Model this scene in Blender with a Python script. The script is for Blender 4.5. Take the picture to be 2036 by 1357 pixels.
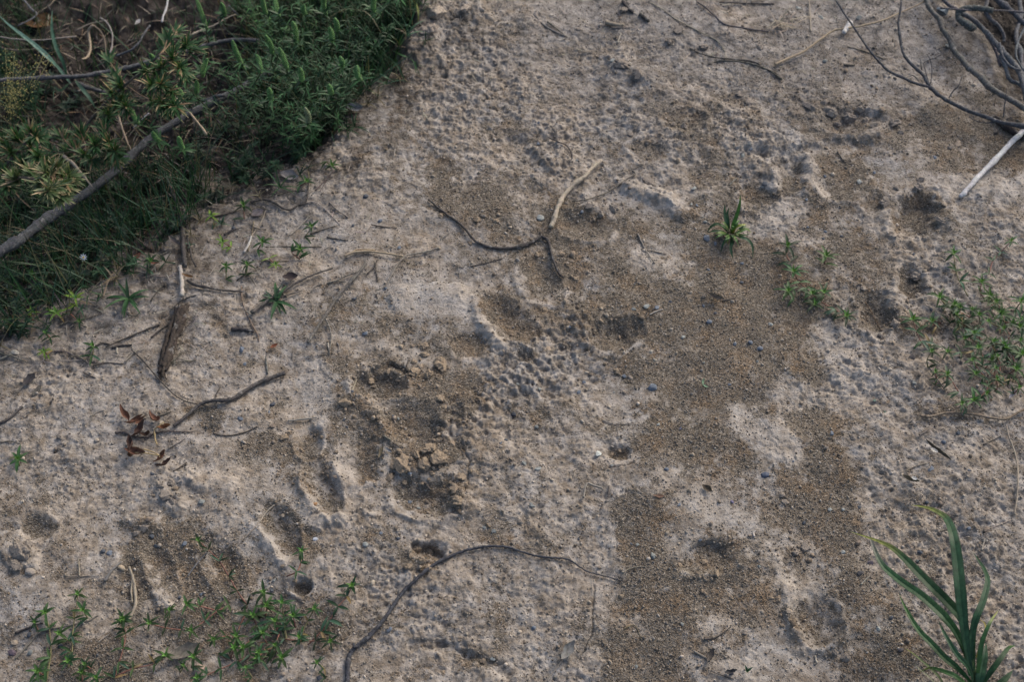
import bpy, math, random
import numpy as np
for o in list(bpy.data.objects): bpy.data.objects.remove(o)
S = bpy.context.scene
COL = S.collection
# ------------------------------------------------------------------ camera
CAM_H, PITCH = 1.5, math.radians(55)
CY = -CAM_H / math.tan(PITCH)
cam = bpy.data.objects.new("camera", bpy.data.cameras.new("camera")); COL.objects.link(cam)
cam.location = (0, CY, CAM_H); cam.rotation_euler = (math.radians(90) - PITCH, 0, 0)
cam.data.lens = 50; cam.data.sensor_width = 36
cam.data.clip_start = 0.05; cam.data.clip_end = 200
cam.data.dof.use_dof = True; cam.data.dof.focus_distance = 1.70; cam.data.dof.aperture_fstop = 7.1
S.camera = cam
# ------------------------------------------------------------------ sky + sun
SUN_EL, SUN_AZ = math.radians(38), math.radians(40)      # azimuth clockwise from +Y (away from the viewer): light from upper right
S.world = bpy.data.worlds.new("World"); S.world.use_nodes = True
wn = S.world.node_tree; bg = wn.nodes["Background"]
sky = wn.nodes.new("ShaderNodeTexSky"); sky.sky_type = 'NISHITA'; sky.sun_disc = False
sky.sun_elevation = SUN_EL; sky.sun_rotation = SUN_AZ
sky.air_density = 1.0; sky.dust_density = 5.0; sky.ozone_density = 1.0
hs = wn.nodes.new('ShaderNodeHueSaturation'); hs.inputs['Saturation'].default_value = 1.0      # thin high cloud greys the blue
wn.links.new(sky.outputs[0], hs.inputs['Color']); wn.links.new(hs.outputs[0], bg.inputs[0]); bg.inputs[1].default_value = 0.15
sun = bpy.data.objects.new("sun", bpy.data.lights.new("sun", 'SUN')); COL.objects.link(sun)
sun.data.energy = 1.0; sun.data.angle = math.radians(24); sun.data.color = (1.0, 0.95, 0.87)
sun.rotation_euler = (-(math.radians(90) - SUN_EL), 0, -SUN_AZ)
S.view_settings.view_transform = 'Standard'; S.view_settings.look = 'None'
S.view_settings.exposure = 0.62; S.view_settings.gamma = 1
# ------------------------------------------------------------------ plan mapping (reference pixels of the survey photo <-> ground)
W2, H2, KF = 1018.0, 678.5, 36 / 50 / 2036
sP, cP = math.sin(PITCH), math.cos(PITCH)
def plan(x, y, z=0.0):
    """ground point -> survey coordinates"""
    dy, dz = y - CY, z - CAM_H
    f = dy * cP - dz * sP
    u = dy * sP + dz * cP
    f = np.maximum(f, 0.2)
    return W2 + x / f / KF, H2 - u / f / KF
def ray(px, py):
    a, b = (px - W2) * KF, -(py - H2) * KF
    return a, cP + b * sP, -sP + b * cP
def flat(px, py, z=0.0):
    a, b, c = ray(px, py); t = (z - CAM_H) / c
    return a * t, CY + b * t
# ------------------------------------------------------------------ noise
def _h(ix, iy, s):
    n = (ix.astype(np.int64) * 374761393 + iy.astype(np.int64) * 668265263 + s * 1274126177) & 0xffffffff
    n = ((n ^ (n >> 13)) * 1274126177) & 0xffffffff
    n = ((n ^ (n >> 15)) * 2246822519) & 0xffffffff
    return ((n ^ (n >> 16)) & 0xffffff).astype(np.float32) / 16777216.0
def perlin(x, y, s=0):
    xi, yi = np.floor(x), np.floor(y); fx, fy = (x - xi).astype(np.float32), (y - yi).astype(np.float32)
    xi = xi.astype(np.int64); yi = yi.astype(np.int64)
    def g(ox, oy):
        a = _h(xi + ox, yi + oy, s) * 6.2831853
        return np.cos(a) * (fx - ox) + np.sin(a) * (fy - oy)
    u = fx * fx * fx * (fx * (fx * 6 - 15) + 10); v = fy * fy * fy * (fy * (fy * 6 - 15) + 10)
    a = g(0, 0) * (1 - u) + g(1, 0) * u; b = g(0, 1) * (1 - u) + g(1, 1) * u
    return (a * (1 - v) + b * v) * 1.5
def worley(x, y, s=0):
    xi, yi = np.floor(x).astype(np.int64), np.floor(y).astype(np.int64)
    d1 = np.full(x.shape, 9.0, np.float32); idr = np.zeros(x.shape, np.float32)
    for ox in (-1, 0, 1):
        for oy in (-1, 0, 1):
            cx, cy = xi + ox, yi + oy
            px = cx + _h(cx, cy, s); py = cy + _h(cx, cy, s + 7)
            d = np.sqrt((px - x) ** 2 + (py - y) ** 2).astype(np.float32)
            m = d < d1
            idr = np.where(m, _h(cx, cy, s + 13), idr); d1 = np.where(m, d, d1)
    return d1, idr
def fbm(x, y, f, octs, s):
    r = 0; a = 1
    for i in range(octs):
        r = r + a * perlin(x * f, y * f, s + i * 5); f *= 2.03; a *= 0.5
    return r
def sst(a, b, x):
    t = np.clip((x - a) / (b - a), 0, 1); return t * t * (3 - 2 * t)
def capd(u, v, x0, y0, x1, y1):
    dx, dy = x1 - x0, y1 - y0; L = dx * dx + dy * dy
    t = np.clip(((u - x0) * dx + (v - y0) * dy) / L, 0, 1) if L > 0 else 0
    return np.sqrt((u - x0 - t * dx) ** 2 + ((v - y0 - t * dy) * 1.22) ** 2)
# ------------------------------------------------------------------ survey of the path: where loose brown grit lies, where it is pitted
SAND = [ # x0,y0,x1,y1,radius,weight
 (1280,520,1560,560,90,1),(1350,600,1560,680,120,1),(1420,470,1430,340,50,.8),(1290,700,1420,760,90,1),(1330,860,1430,900,70,1),
 (1620,860,1640,960,50,.9),(1600,960,1660,1060,60,.9),(1270,1060,1290,1180,50,1),(1300,1180,1420,1240,80,1),(1420,1100,1480,1180,50,.7),
 (1230,1280,1330,1340,60,.7),(1100,440,1240,470,50,.9),(1120,560,1100,640,40,.8),(1210,650,1270,680,70,1),(950,400,1010,380,50,.7),(890,350,900,400,40,.7),
 (1000,270,1060,290,45,.8),(720,740,900,800,60,1),(680,800,720,920,50,1),(780,860,860,900,50,1),(560,1010,610,1080,35,1),(640,920,655,1000,32,1),
 (500,900,600,930,45,.8),(330,1060,480,1150,60,1),(300,1100,420,1280,60,.9),(500,1180,650,1240,50,.6),(150,1320,500,1345,50,.7),(400,825,420,840,32,.9),
 (850,1000,880,990,40,.7),(980,610,1060,640,45,.9),(700,620,860,660,50,.5),(700,630,730,600,30,.6),(1000,660,1060,690,35,.7),(1800,420,1840,440,45,.7),(1720,600,1760,650,40,.7),
 (1570,330,1575,370,32,1),(1480,380,1500,400,35,.7),(1650,350,1720,380,45,.9),(1640,430,1650,480,60,.6),(1740,250,1640,220,60,.9),(1880,250,1990,300,60,1),
 (1530,120,1600,150,60,.6),(1750,180,1560,240,60,.3),(1330,230,1400,260,40,.7),(1620,1220,1650,1250,45,.8),(1700,1150,1760,1290,60,.6),(1700,1100,1500,1140,50,.6),(1800,1300,1900,1357,60,.5),
 (1900,160,1920,200,60,.5),(1000,500,1120,520,50,.6),(800,500,830,520,30,.7),(1560,800,1450,760,60,.7),(1250,1010,1300,990,30,.6),(1000,200,1080,230,50,.3),(830,1110,850,1110,30,.8),
 (1480,560,1700,520,60,.5),(430,1300,640,1270,60,.4),(1060,1000,1000,1040,40,.3),(1470,960,1500,1060,60,.5)]
PALE = [ # crust that stays free of grit
 (1650,680,1700,760,60,1),(1540,780,1660,800,50,.6),(1208,1050,1200,1180,26,.6),(1185,1200,1180,1340,24,.5),(1480,840,1560,900,50,.8),(1400,1000,1460,1040,50,.8),(1430,1260,1500,1300,50,.9),(1390,1330,1480,1350,50,.6),
 (780,590,920,600,50,1),(620,740,640,820,40,.9),(930,600,1000,700,22,.9),(1300,510,1340,540,50,.9),(1560,430,1500,440,50,.8),(1590,320,1640,380,24,1),(1540,370,1560,330,20,.9),
 (620,1040,680,1035,16,1),(560,975,610,1030,22,1),(500,1050,560,1115,20,1),(390,1080,420,1140,20,1),(290,1130,330,1200,18,1),(680,900,690,980,28,.8),(1540,1110,1620,1290,14,.8),(1560,1130,1680,1290,20,.5),
 (100,700,500,1000,200,.5),(600,420,800,540,110,.5),(900,130,1100,340,100,.4),(1700,200,1850,130,60,.5),(1460,290,1560,300,40,.6),(1900,380,2036,360,40,.8),(1250,380,1400,400,40,.7),(1290,680,1330,700,1,.0)]
ROUGH = [ # x0,y0,x1,y1,r,w : how deep the pitting is
 (900,850,1140,650,60,1.2),(1000,830,1150,720,60,.8),(1760,700,2036,1200,200,.62),(1860,470,2036,520,110,.7),(1000,900,1150,1040,120,.55),(880,1150,1160,1330,130,.6),(700,1060,850,1300,90,.5),
 (0,700,300,1000,150,.5),(560,400,860,200,110,.55),(860,80,1000,300,120,.8),(1000,100,1500,220,120,.6),(1150,300,1500,330,90,.7),(1700,1000,2036,1300,140,.3),(1620,210,1780,240,60,.5),(60,560,500,640,60,.5),(1150,800,1200,880,70,.3)]
FORM = [ # x0,y0,x1,y1,radius, height mm, edge sharpness 0..1  (hollows < 0, ridges > 0)
 (1205,668,1255,662,42,-24,.35),(1180,620,1280,620,40,6,.2),(1805,415,1830,440,52,-30,.35),(1730,412,1770,430,28,-10,.4),(1872,400,1875,440,24,9,.2),(1800,560,1815,580,30,-18,.5),(1735,610,1755,645,38,-20,.4),(1770,585,1790,630,18,8,.3),
 (1572,325,1568,365,32,-12,.5),(1535,345,1500,330,26,8,.2),(1490,385,1530,395,34,-8,.4),(1660,350,1700,390,46,-8,.3),(1605,320,1625,400,20,8,.3),
 (632,930,655,1010,34,-14,.35),(600,960,615,1020,20,6,.3),(620,1046,680,1030,15,8,.3),(545,1000,575,1090,34,-14,.35),(495,1050,560,1120,16,5,.3),(400,1050,460,1150,48,-8,.3),(375,1080,410,1145,20,3,.3),(275,1110,335,1210,18,4,.3),(310,1070,350,1190,28,-6,.3),
 (720,775,790,765,38,-18,.5),(690,800,740,815,22,8,.3),(680,880,720,930,40,-10,.3),(800,830,850,850,48,-12,.3),(740,830,775,880,20,9,.2),(850,990,890,1000,44,-20,.5),(820,930,880,905,32,12,.3),(915,990,930,1010,22,12,.4),
 (612,872,640,885,28,-12,.5),(590,1165,607,1170,22,-16,.7),(835,1092,870,1092,26,-14,.7),(830,1125,850,1125,20,5,.5),(1385,1100,1440,1110,40,-14,.6),(1600,1220,1640,1240,44,-20,.4),(1560,1170,1590,1290,16,6,.3),(1650,1290,1690,1250,20,7,.3),
 (1225,900,1240,905,24,-8,.4),(1095,782,1098,782,24,-6,.6),(20,1085,45,1110,32,9,.9),(880,640,900,700,40,-9,.3),(800,620,870,610,60,6,.15),(1000,600,1050,650,32,-12,.3),(950,610,990,690,18,9,.3),(1060,610,1110,560,38,-12,.3),(1010,590,1060,560,20,6,.2),
 (980,700,1010,700,26,8,.7),(930,720,960,745,30,-12,.4),(1130,440,1220,455,38,-16,.3),(1090,500,1130,540,34,-9,.3),(1050,560,1100,590,30,-6,.3),(1250,375,1330,395,16,10,.5),(1290,360,1330,372,18,-8,.3),(1310,400,1370,425,22,7,.6),
 (1640,230,1690,250,36,-16,.4),(1750,250,1790,260,24,-12,.5),(1670,190,1780,215,30,10,.2),(1330,235,1380,245,32,-14,.4),(1430,220,1480,240,24,10,.3),(1230,130,1290,150,26,10,.5),(1240,155,1270,160,16,-10,.4),(1000,270,1040,300,36,-8,.3),(1060,290,1100,330,18,8,.3),
 (1490,290,1740,262,14,5,.4),(1500,310,1740,285,14,-5,.4),(1870,180,1900,200,50,5,.1),(1890,300,1960,280,60,-10,.2),(440,170,460,180,1,0,.3),(940,790,1040,712,12,-5,.5),(900,775,1000,700,30,-4,.2),
 (820,1285,870,1280,12,-8,.8),(870,1280,930,1300,9,-6,.8),(930,1300,1010,1335,12,-7,.7),(340,940,380,960,24,8,.4),(320,970,350,1010,26,10,.4),(400,960,460,980,26,7,.3),(270,1040,300,1050,22,9,.5),
 (860,20,830,90,34,26,.5),(900,40,930,20,30,14,.3),(1900,620,1990,640,50,-8,.2),(1350,280,1460,300,40,5,.2),(380,830,430,840,40,-6,.3),(1290,140,1500,140,60,4,.1),(640,720,700,800,60,3,.1),
 (1590,1060,1560,1020,40,-5,.3),(1520,1090,1540,1130,20,5,.4),(1450,1050,1380,1040,50,5,.3),(1780,1200,1700,1280,40,-6,.2),(1870,1350,1990,1340,40,-8,.3),(120,1250,500,1290,50,-4,.2),(1500,100,1580,80,60,7,.2),(1300,50,1420,60,60,6,.2)]
PRINTS = [ # footprints and pits: cx,cy,rx,ry,tilt deg,depth mm,rim mm,wall softness
 (644,972,32,62,-20,-13,4,.75),(556,1052,32,60,-24,-12,4,.75),(318,1130,26,72,-20,-7,2.5,.8),(440,1120,34,66,-28,-7,2,.8),(616,880,28,32,0,-9,3,.5),(712,905,44,60,-20,-9,3,.8),(1015,640,60,36,35,-9,3.5,.8),(1075,560,54,34,40,-8,3,.8),(1225,665,52,36,-5,-17,3,.7),
 (1822,428,58,44,-25,-22,4,.65),(1742,408,32,18,10,-7,2,.5),(1742,628,34,48,-20,-15,4,.55),(1810,562,30,34,-20,-14,4,.5),(1572,342,32,42,0,-10,4,.6),(1508,388,36,24,0,-6,2.5,.6),(1682,366,44,34,0,-6,2.5,.7),(852,992,66,38,5,-15,5,.6),(752,768,52,30,5,-13,4,.45),(820,850,62,44,20,-9,2,.8),
 (1412,1112,58,36,-15,-9,3,.7),(1622,1228,44,52,-30,-15,5,.7),(1690,240,62,30,8,-11,3,.6),(1360,242,42,26,0,-8,3,.6),(1170,448,62,30,5,-10,3,.7),(598,1168,23,18,0,-13,2.5,.3),(853,1095,34,18,-5,-10,3,.3),(1232,903,24,16,0,-6,2,.5),(1022,285,44,26,10,-6,3,.7),(940,690,44,30,10,-7,2,.7),(1290,300,40,22,0,-5,2.5,.7),(75,1050,34,28,0,-5,2,.6)]
EDGE = [(-500,905),(-200,790),(0,690),(150,620),(330,505),(480,390),(620,320),(700,225),(795,150),(835,60),(850,-60),(870,-300),(900,-700)]   # rim of the ditch
CORNER = [(1840,-300),(1880,-60),(1925,20),(1975,120),(2010,200),(2060,260),(2300,420)]                              # rim of the rooty hollow
def side(u, v, poly):
    """signed distance to a polyline, positive on its left when walking along it"""
    best = np.full(u.shape, 1e9, np.float32); sg = np.ones(u.shape, np.float32)
    for (x0, y0), (x1, y1) in zip(poly[:-1], poly[1:]):
        dx, dy = x1 - x0, y1 - y0; L = dx * dx + dy * dy
        t = np.clip(((u - x0) * dx + (v - y0) * dy) / L, 0, 1)
        d = np.sqrt((u - x0 - t * dx) ** 2 + (v - y0 - t * dy) ** 2)
        m = d < best; best = np.where(m, d, best)
        sg = np.where(m, np.where(dx * (v - y0) - dy * (u - x0) < 0, 1, -1), sg)
    return best * sg
def terrain(x, y):
    u, v = plan(x, y)
    u = np.clip(u, -1500, 3500); v = np.clip(v, -1500, 3000)
    wx = perlin(x * 28, y * 28, 91) * 8 + perlin(x * 75, y * 75, 92) * 5 + perlin(x * 210, y * 210, 95) * 3.5
    wy = perlin(x * 28, y * 28, 93) * 8 + perlin(x * 75, y * 75, 94) * 5 + perlin(x * 210, y * 210, 96) * 3.5
    uw, vw = u + wx, v + wy
    # masks
    sand = np.zeros(x.shape, np.float32); pale = np.zeros(x.shape, np.float32)
    for a in SAND: sand = np.maximum(sand, a[5] * (1 - sst(a[4] * .5, a[4] * 1.7, capd(uw, vw, *a[:4]))))
    for a in PALE: pale = np.maximum(pale, a[5] * (1 - sst(a[4] * .4, a[4] * 1.3, capd(uw, vw, *a[:4]))))
    pr_h = np.zeros(x.shape, np.float32); wd = perlin(x * 34, y * 34, 221) * .26 + perlin(x * 90, y * 90, 222) * .12
    for cx_, cy_, rx, ry, tl, dp, rm, sf_ in PRINTS:
        ca, sa = math.cos(math.radians(tl)), math.sin(math.radians(tl)); du, dv = u + wx * .45 - cx_, v + wy * .45 - cy_
        dd = np.sqrt(((du * ca + dv * sa) / rx) ** 2 + ((-du * sa + dv * ca) / ry) ** 2) + wd * (1 if sf_ > .4 else .5)
        k_ = .74 if sf_ > .35 else .8
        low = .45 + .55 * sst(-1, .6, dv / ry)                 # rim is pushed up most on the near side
        pr_h = pr_h + k_ * dp * (1 - sst(.75 - sf_ * .75, 1.16, dd)) + .8 * rm * low * np.exp(-((dd - 1.2) / .17) ** 2)
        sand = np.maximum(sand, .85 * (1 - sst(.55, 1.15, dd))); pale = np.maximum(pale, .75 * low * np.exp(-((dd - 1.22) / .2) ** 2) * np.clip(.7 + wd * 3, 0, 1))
    n1 = fbm(x, y, 22, 4, 11); n2 = fbm(x, y, 95, 3, 31)
    sm = sand * 1.0 - pale * .75 + n1 * .60 + n2 * .40 + fbm(x, y, 8, 2, 15) * .38 + .06
    sand = sst(-.28, 1.12, sm)
    rough = .22 + .34 * perlin(x * 9, y * 9, 171) + .30 * perlin(x * 24, y * 24, 172)
    for a in ROUGH: rough = rough + a[5] * (1 - sst(a[4] * .5, a[4] * 1.5, capd(uw, vw, *a[:4])))
    rough = np.clip(rough, .04, 1.5) * (1 - .55 * sand)
    # height in millimetres
    h = fbm(x, y, 3.2, 2, 51) * 8 + fbm(x, y, 13, 2, 57) * 3.6 + perlin(x * 38, y * 38, 59) * 1.2
    h = h + pr_h
    for a in FORM:
        if a[5] <= -10 or (a[5] < 0 and a[4] > 24): continue
        d = capd(uw, vw, *a[:4]); e = a[6]
        h = h + (.60 if a[5] < 0 else .62) * a[5] * (1 - sst(a[4] * e * e * 1.05, a[4] * (1.55 - .3 * e), d))
    # thin plate lifted along an arc, with its step on the upper side
    for (pts, amp, wd) in (([(775,592),(820,570),(865,563),(915,566),(925,585)], 5.0, 46), ([(1250,372),(1290,385),(1330,402),(1372,425)], 4, 26), ([(1352,1120),(1375,1092),(1400,1082),(1440,1085)], -3, 26), ([(742,735),(775,722),(800,730),(812,742)], -6, 22), ([(818,1083),(850,1080),(880,1092),(888,1106)], -5, 20)):
        acc = np.zeros(x.shape, np.float32)
        for (x0, y0), (x1, y1) in zip(pts[:-1], pts[1:]):
            dx, dy = x1 - x0, y1 - y0; L = math.hypot(dx, dy)
            t = ((uw - x0) * dx + (vw - y0) * dy) / L / L
            s_ = (dx * (v + wy * .5 - y0) - dy * (u + wx * .5 - x0)) / L
            acc = np.maximum(acc, sst(-.25, .02, t) * (1 - sst(.98, 1.25, t)) * sst(-2, 2, s_) * (1 - sst(wd * .3, wd, s_)))
        h = h + amp * acc
    # crust with eroded pockets
    cx, cy = x + perlin(x * 120, y * 120, 71) * .002, y + perlin(x * 120, y * 120, 72) * .002
    q = perlin(cx * 95, cy * 112, 61) + .6 * perlin(cx * 190, cy * 215, 62) + .4 * perlin(cx * 400, cy * 420, 63)
    crust = sst(-.28, .16, q)
    d1, i1 = worley(cx * 95, cy * 110, 3); d2, i2 = worley(cx * 200, cy * 220, 9)
    pit = (1 - sst(.05, .48, d1)) * sst(.35, .7, i1) * sst(-.35, .25, perlin(x * 48, y * 48, 173)); pit2 = (1 - sst(.05, .45, d2)) * sst(.3, .8, i2)
    lump = fbm(cx, cy, 55, 4, 191)
    h = h + rough * (crust * 1.6 + lump * 2.5 - pit * 2.7) - (rough + .35) * pit2 * 1.1
    # trodden ridge with cross lugs
    bd = capd(uw, vw, 905, 850, 1140, 655)
    al = ((u - 905) * 235 + (v - 850) * -195) / 305.0
    lug = np.sin(al / 15.0 * 2 * math.pi / 1.25 + perlin(x * 60, y * 60, 81) * 3.2)
    h = h + (1 - sst(26, 56, bd)) * (3.5 + lug * 1.5 * (.6 + perlin(x * 40, y * 40, 84)) + fbm(x, y, 62, 4, 83) * 4.2 + np.abs(perlin(x * 90, y * 90, 85)) * 2)
    # grit fills the low spots
    h = h + sand * (perlin(x * 260, y * 260, 65) * .6 + perlin(x * 520, y * 520, 66) * .6)
    h = h + (1 - sand) * (perlin(x * 300, y * 300, 67) * .42 + perlin(x * 600, y * 600, 68) * .42)
    # flaking steps of the crust
    st = fbm(x, y, 17, 5, 201); ms = sst(-.1, .3, perlin(x * 7, y * 7, 203)) * (1 - .6 * sand)
    h = h + ms * (1.5 * sst(.10, .135, st) + 1.3 * sst(-.22, -.185, st) + 1.1 * sst(.42, .45, st))
    # cracks
    for pts in ([(1179,1165),(1178,1210),(1175,1262),(1165,1290),(1150,1312)], [(5,1090),(14,1068),(26,1058),(38,1054)], [(42,1108),(52,1102)], [(1360,1112),(1372,1092),(1392,1084),(1416,1082)],
                ([(1195,675),(1160,700)]), [(1210,935),(1245,930),(1268,918)], [(1195,840),(1222,846),(1248,846)], [(975,705),(1000,714),(1018,706)], [(755,726),(775,722),(790,728)], [(915,880),(935,925),(925,980)]):
        for (x0, y0), (x1, y1) in zip(pts[:-1], pts[1:]):
            h = h - 3.2 * (1 - sst(.6, 2.6, capd(u + wx * .4, v + wy * .4, x0, y0, x1, y1)))
    z = h / 1000
    sd = side(u, v, EDGE); sd = sd + wx * 1.5 + fbm(x, y, 7, 3, 211) * 26
    inside = sst(-10, 420, sd)
    z = z - .13 * inside - .02 * sst(0, 60, sd)
    z = z + sst(20, 120, sd) * (fbm(x, y, 18, 4, 121) * .016)
    sc = side(u, v, CORNER) + wx
    cor = sst(-10, 160, sc)
    z = z - .06 * cor + sst(0, 60, sc) * fbm(x, y, 30, 3, 141) * .008
    dark = np.clip(sst(-150, 190, sd + n1 * 110 + n2 * 50) + .95 * sst(-25, 40, sc + n1 * 20), 0, 1)
    grey = np.clip(1 - sst(100, 540, capd(uw, vw, 1300, -40, 1620, -40) ) , 0, 1) * .8
    far = sst(2.0, 6, np.sqrt(x * x + y * y))
    z = z * (1 - far * .6)
    crust_tone = np.clip(.5 + .5 * fbm(x, y, 5, 3, 151), 0, 1)
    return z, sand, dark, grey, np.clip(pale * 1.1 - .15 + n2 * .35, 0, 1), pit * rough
def axis(lo, hi, step, far, grow=1.13):
    a = list(np.arange(lo, hi + step / 2, step)); s = step
    right = [a[-1]]
    while right[-1] < far: s *= grow; right.append(right[-1] + s)
    s = step; left = [a[0]]
    while left[-1] > -far: s *= grow; left.append(left[-1] - s)
    return np.array(left[:0:-1] + a + right[1:], np.float64)
AX, AY = axis(-.84, .84, .00135, 40), axis(-.50, .72, .00135, 40)
GX, GY = np.meshgrid(AX, AY)
GZ, g_sand, g_dark, g_grey, g_crust_tone, g_pit = terrain(GX.astype(np.float32), GY.astype(np.float32))
nx, ny = len(AX), len(AY)
def hz(x, y):
    """ground height under a point"""
    i = min(max(int(np.searchsorted(AX, x)) - 1, 0), nx - 2); j = min(max(int(np.searchsorted(AY, y)) - 1, 0), ny - 2)
    fx = (x - AX[i]) / (AX[i + 1] - AX[i]); fy = (y - AY[j]) / (AY[j + 1] - AY[j])
    fx = min(max(fx, 0), 1); fy = min(max(fy, 0), 1)
    return float((GZ[j, i] * (1 - fx) + GZ[j, i + 1] * fx) * (1 - fy) + (GZ[j + 1, i] * (1 - fx) + GZ[j + 1, i + 1] * fx) * fy)
def P(px, py, lift=0.0):
    """point lift metres above the ground, found from its survey coordinates"""
    z = lift
    for _ in range(14):
        x, y = flat(px, py, z); z = .5 * z + .5 * (hz(x, y) + lift)
    return np.array((x, y, hz(x, y) + lift))
def pxm(py):
    """metres per survey pixel at this height in the picture"""
    x, y = flat(1018, py); return math.dist((x, y, 0), (0, CY, CAM_H)) * KF
# ------------------------------------------------------------------ materials
def newmat(name):
    m = bpy.data.materials.new(name); m.use_nodes = True
    nt = m.node_tree; return m, nt, nt.nodes, nt.links, nt.nodes["Principled BSDF"]
def ramp(N, stops, interp='LINEAR'):
    r = N.new("ShaderNodeValToRGB"); r.color_ramp.interpolation = interp
    while len(r.color_ramp.elements) < len(stops): r.color_ramp.elements.new(.5)
    for e, (p, c) in zip(r.color_ramp.elements, stops): e.position = p; e.color = (*c, 1)
    return r
def mixc(N, L, a, b, f, mode='MIX'):
    m = N.new("ShaderNodeMix"); m.data_type = 'RGBA'; m.blend_type = mode
    for s, v in ((m.inputs[6], a), (m.inputs[7], b), (m.inputs[0], f)):
        if isinstance(v, (int, float)): s.default_value = v
        elif isinstance(v, tuple): s.default_value = (*v, 1)
        else: L.new(v, s)
    return m.outputs[2]
def mth(N, L, op, a, b=0.0):
    m = N.new("ShaderNodeMath"); m.operation = op
    for s, v in zip(m.inputs, (a, b)):
        if isinstance(v, (int, float)): s.default_value = v
        else: L.new(v, s)
    return m.outputs[0]
def noise(N, L, vec, scale, detail=4, rough=.6):
    n = N.new("ShaderNodeTexNoise"); n.inputs["Scale"].default_value = scale; n.inputs["Detail"].default_value = detail; n.inputs["Roughness"].default_value = rough
    L.new(vec, n.inputs["Vector"]); return n
def attr(N, name):
    a = N.new("ShaderNodeAttribute"); a.attribute_name = name; return a
def mrange(N, L, v, a, b, c=0.0, d=1.0):
    m = N.new("ShaderNodeMapRange"); m.interpolation_type = 'SMOOTHSTEP'
    L.new(v, m.inputs[0])
    for k, q in zip((1, 2, 3, 4), (a, b, c, d)): m.inputs[k].default_value = q
    return m.outputs[0]
def soil_material():
    m, nt, N, L, B = newmat("dry_soil")
    tc = N.new("ShaderNodeTexCoord").outputs["Object"]
    sand, dark, grey, crust_tone = (attr(N, k).outputs["Fac"] for k in ("sand", "dark", "grey", "crust_tone"))
    nb = noise(N, L, tc, 9, 5, .6); nm = noise(N, L, tc, 70, 5, .65); nf = noise(N, L, tc, 420, 4, .7)
    # pale dry clay crust, tan to grey
    crust = ramp(N, [(.26, (.120, .098, .077)), (.40, (.185, .158, .130)), (.50, (.248, .220, .190)), (.62, (.318, .288, .256)), (.78, (.41, .378, .343))]); L.new(nm.outputs["Fac"], crust.inputs[0])
    tint = ramp(N, [(.35, (1.02, .985, .93)), (.62, (.95, .985, 1.03))]); L.new(nb.outputs["Fac"], tint.inputs[0])
    c1 = mixc(N, L, crust.outputs[0], tint.outputs[0], 1.0, 'MULTIPLY')
    # grit: each grain its own colour
    vo = N.new("ShaderNodeTexVoronoi"); vo.inputs["Scale"].default_value = 720; L.new(tc, vo.inputs["Vector"])
    sep = N.new("ShaderNodeSeparateColor"); L.new(vo.outputs["Color"], sep.inputs[0])
    grain = ramp(N, [(0, (.080, .067, .052)), (.3, (.112, .094, .073)), (.62, (.150, .127, .100)), (.86, (.195, .168, .136)), (.97, (.28, .25, .21))]); L.new(sep.outputs[0], grain.inputs[0])
    nsl = noise(N, L, tc, 26, 4, .6)
    gt = ramp(N, [(.34, (1.06, .93, .80)), (.52, (.94, .95, .96))]); L.new(nsl.outputs["Fac"], gt.inputs[0])
    c2 = mixc(N, L, grain.outputs[0], gt.outputs[0], 1.0, 'MULTIPLY')
    # the crust is speckled with single grains
    bl = mth(N, L, 'MULTIPLY', mrange(N, L, crust_tone, .15, .95), .45)  # paler crust on the print rims and grit-free patches
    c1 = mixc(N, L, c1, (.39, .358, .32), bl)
    spk = mrange(N, L, nf.outputs["Fac"], .50, .64)
    spk2 = mth(N, L, 'MULTIPLY', spk, mrange(N, L, nm.outputs["Fac"], .62, .42))
    edge = noise(N, L, tc, 90, 6, .75)
    sf = mth(N, L, 'ADD', sand, mth(N, L, 'MULTIPLY', mth(N, L, 'SUBTRACT', edge.outputs["Fac"], .5), 2.9))
    sf = mrange(N, L, sf, .12, .96)
    sf = mth(N, L, 'MAXIMUM', sf, mth(N, L, 'MULTIPLY', spk2, .6))
    c = mixc(N, L, c1, c2, sf)
    # ash grey, litter-stained soil at the top of the path
    gr = ramp(N, [(.3, (.085, .078, .072)), (.5, (.19, .175, .16)), (.7, (.31, .29, .27))]); L.new(nm.outputs["Fac"], gr.inputs[0])
    gf = mth(N, L, 'MULTIPLY', grey, mrange(N, L, nb.outputs["Fac"], .35, .6, .35, 1))
    c = mixc(N, L, c, gr.outputs[0], gf)
    # dark humus of the ditch, with the plants' shade put into its near-black
    dk = ramp(N, [(.3, (.006, .005, .005)), (.5, (.020, .017, .016)), (.72, (.060, .053, .050))]); L.new(nm.outputs["Fac"], dk.inputs[0])
    df = mth(N, L, 'MULTIPLY', dark, .97)
    c = mixc(N, L, c, dk.outputs[0], df)
    L.new(c, B.inputs["Base Color"])
    B.inputs["Roughness"].default_value = .95; B.inputs["Specular IOR Level"].default_value = .15
    # relief below the mesh's own
    b1 = N.new("ShaderNodeBump"); b1.inputs["Distance"].default_value = .0017; b1.inputs["Strength"].default_value = .9
    inv = mth(N, L, 'SUBTRACT', 1.0, vo.outputs["Distance"])
    hh = mth(N, L, 'ADD', mth(N, L, 'MULTIPLY', edge.outputs['Fac'], 1.6), mth(N, L, 'ADD', mth(N, L, 'MULTIPLY', inv, mth(N, L, 'ADD', mth(N, L, 'MULTIPLY', sand, .8), .12)), mth(N, L, 'MULTIPLY', nf.outputs["Fac"], .9)))
    L.new(hh, b1.inputs["Height"]); L.new(b1.outputs[0], B.inputs["Normal"])
    return m
M_SOIL = soil_material()
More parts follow.
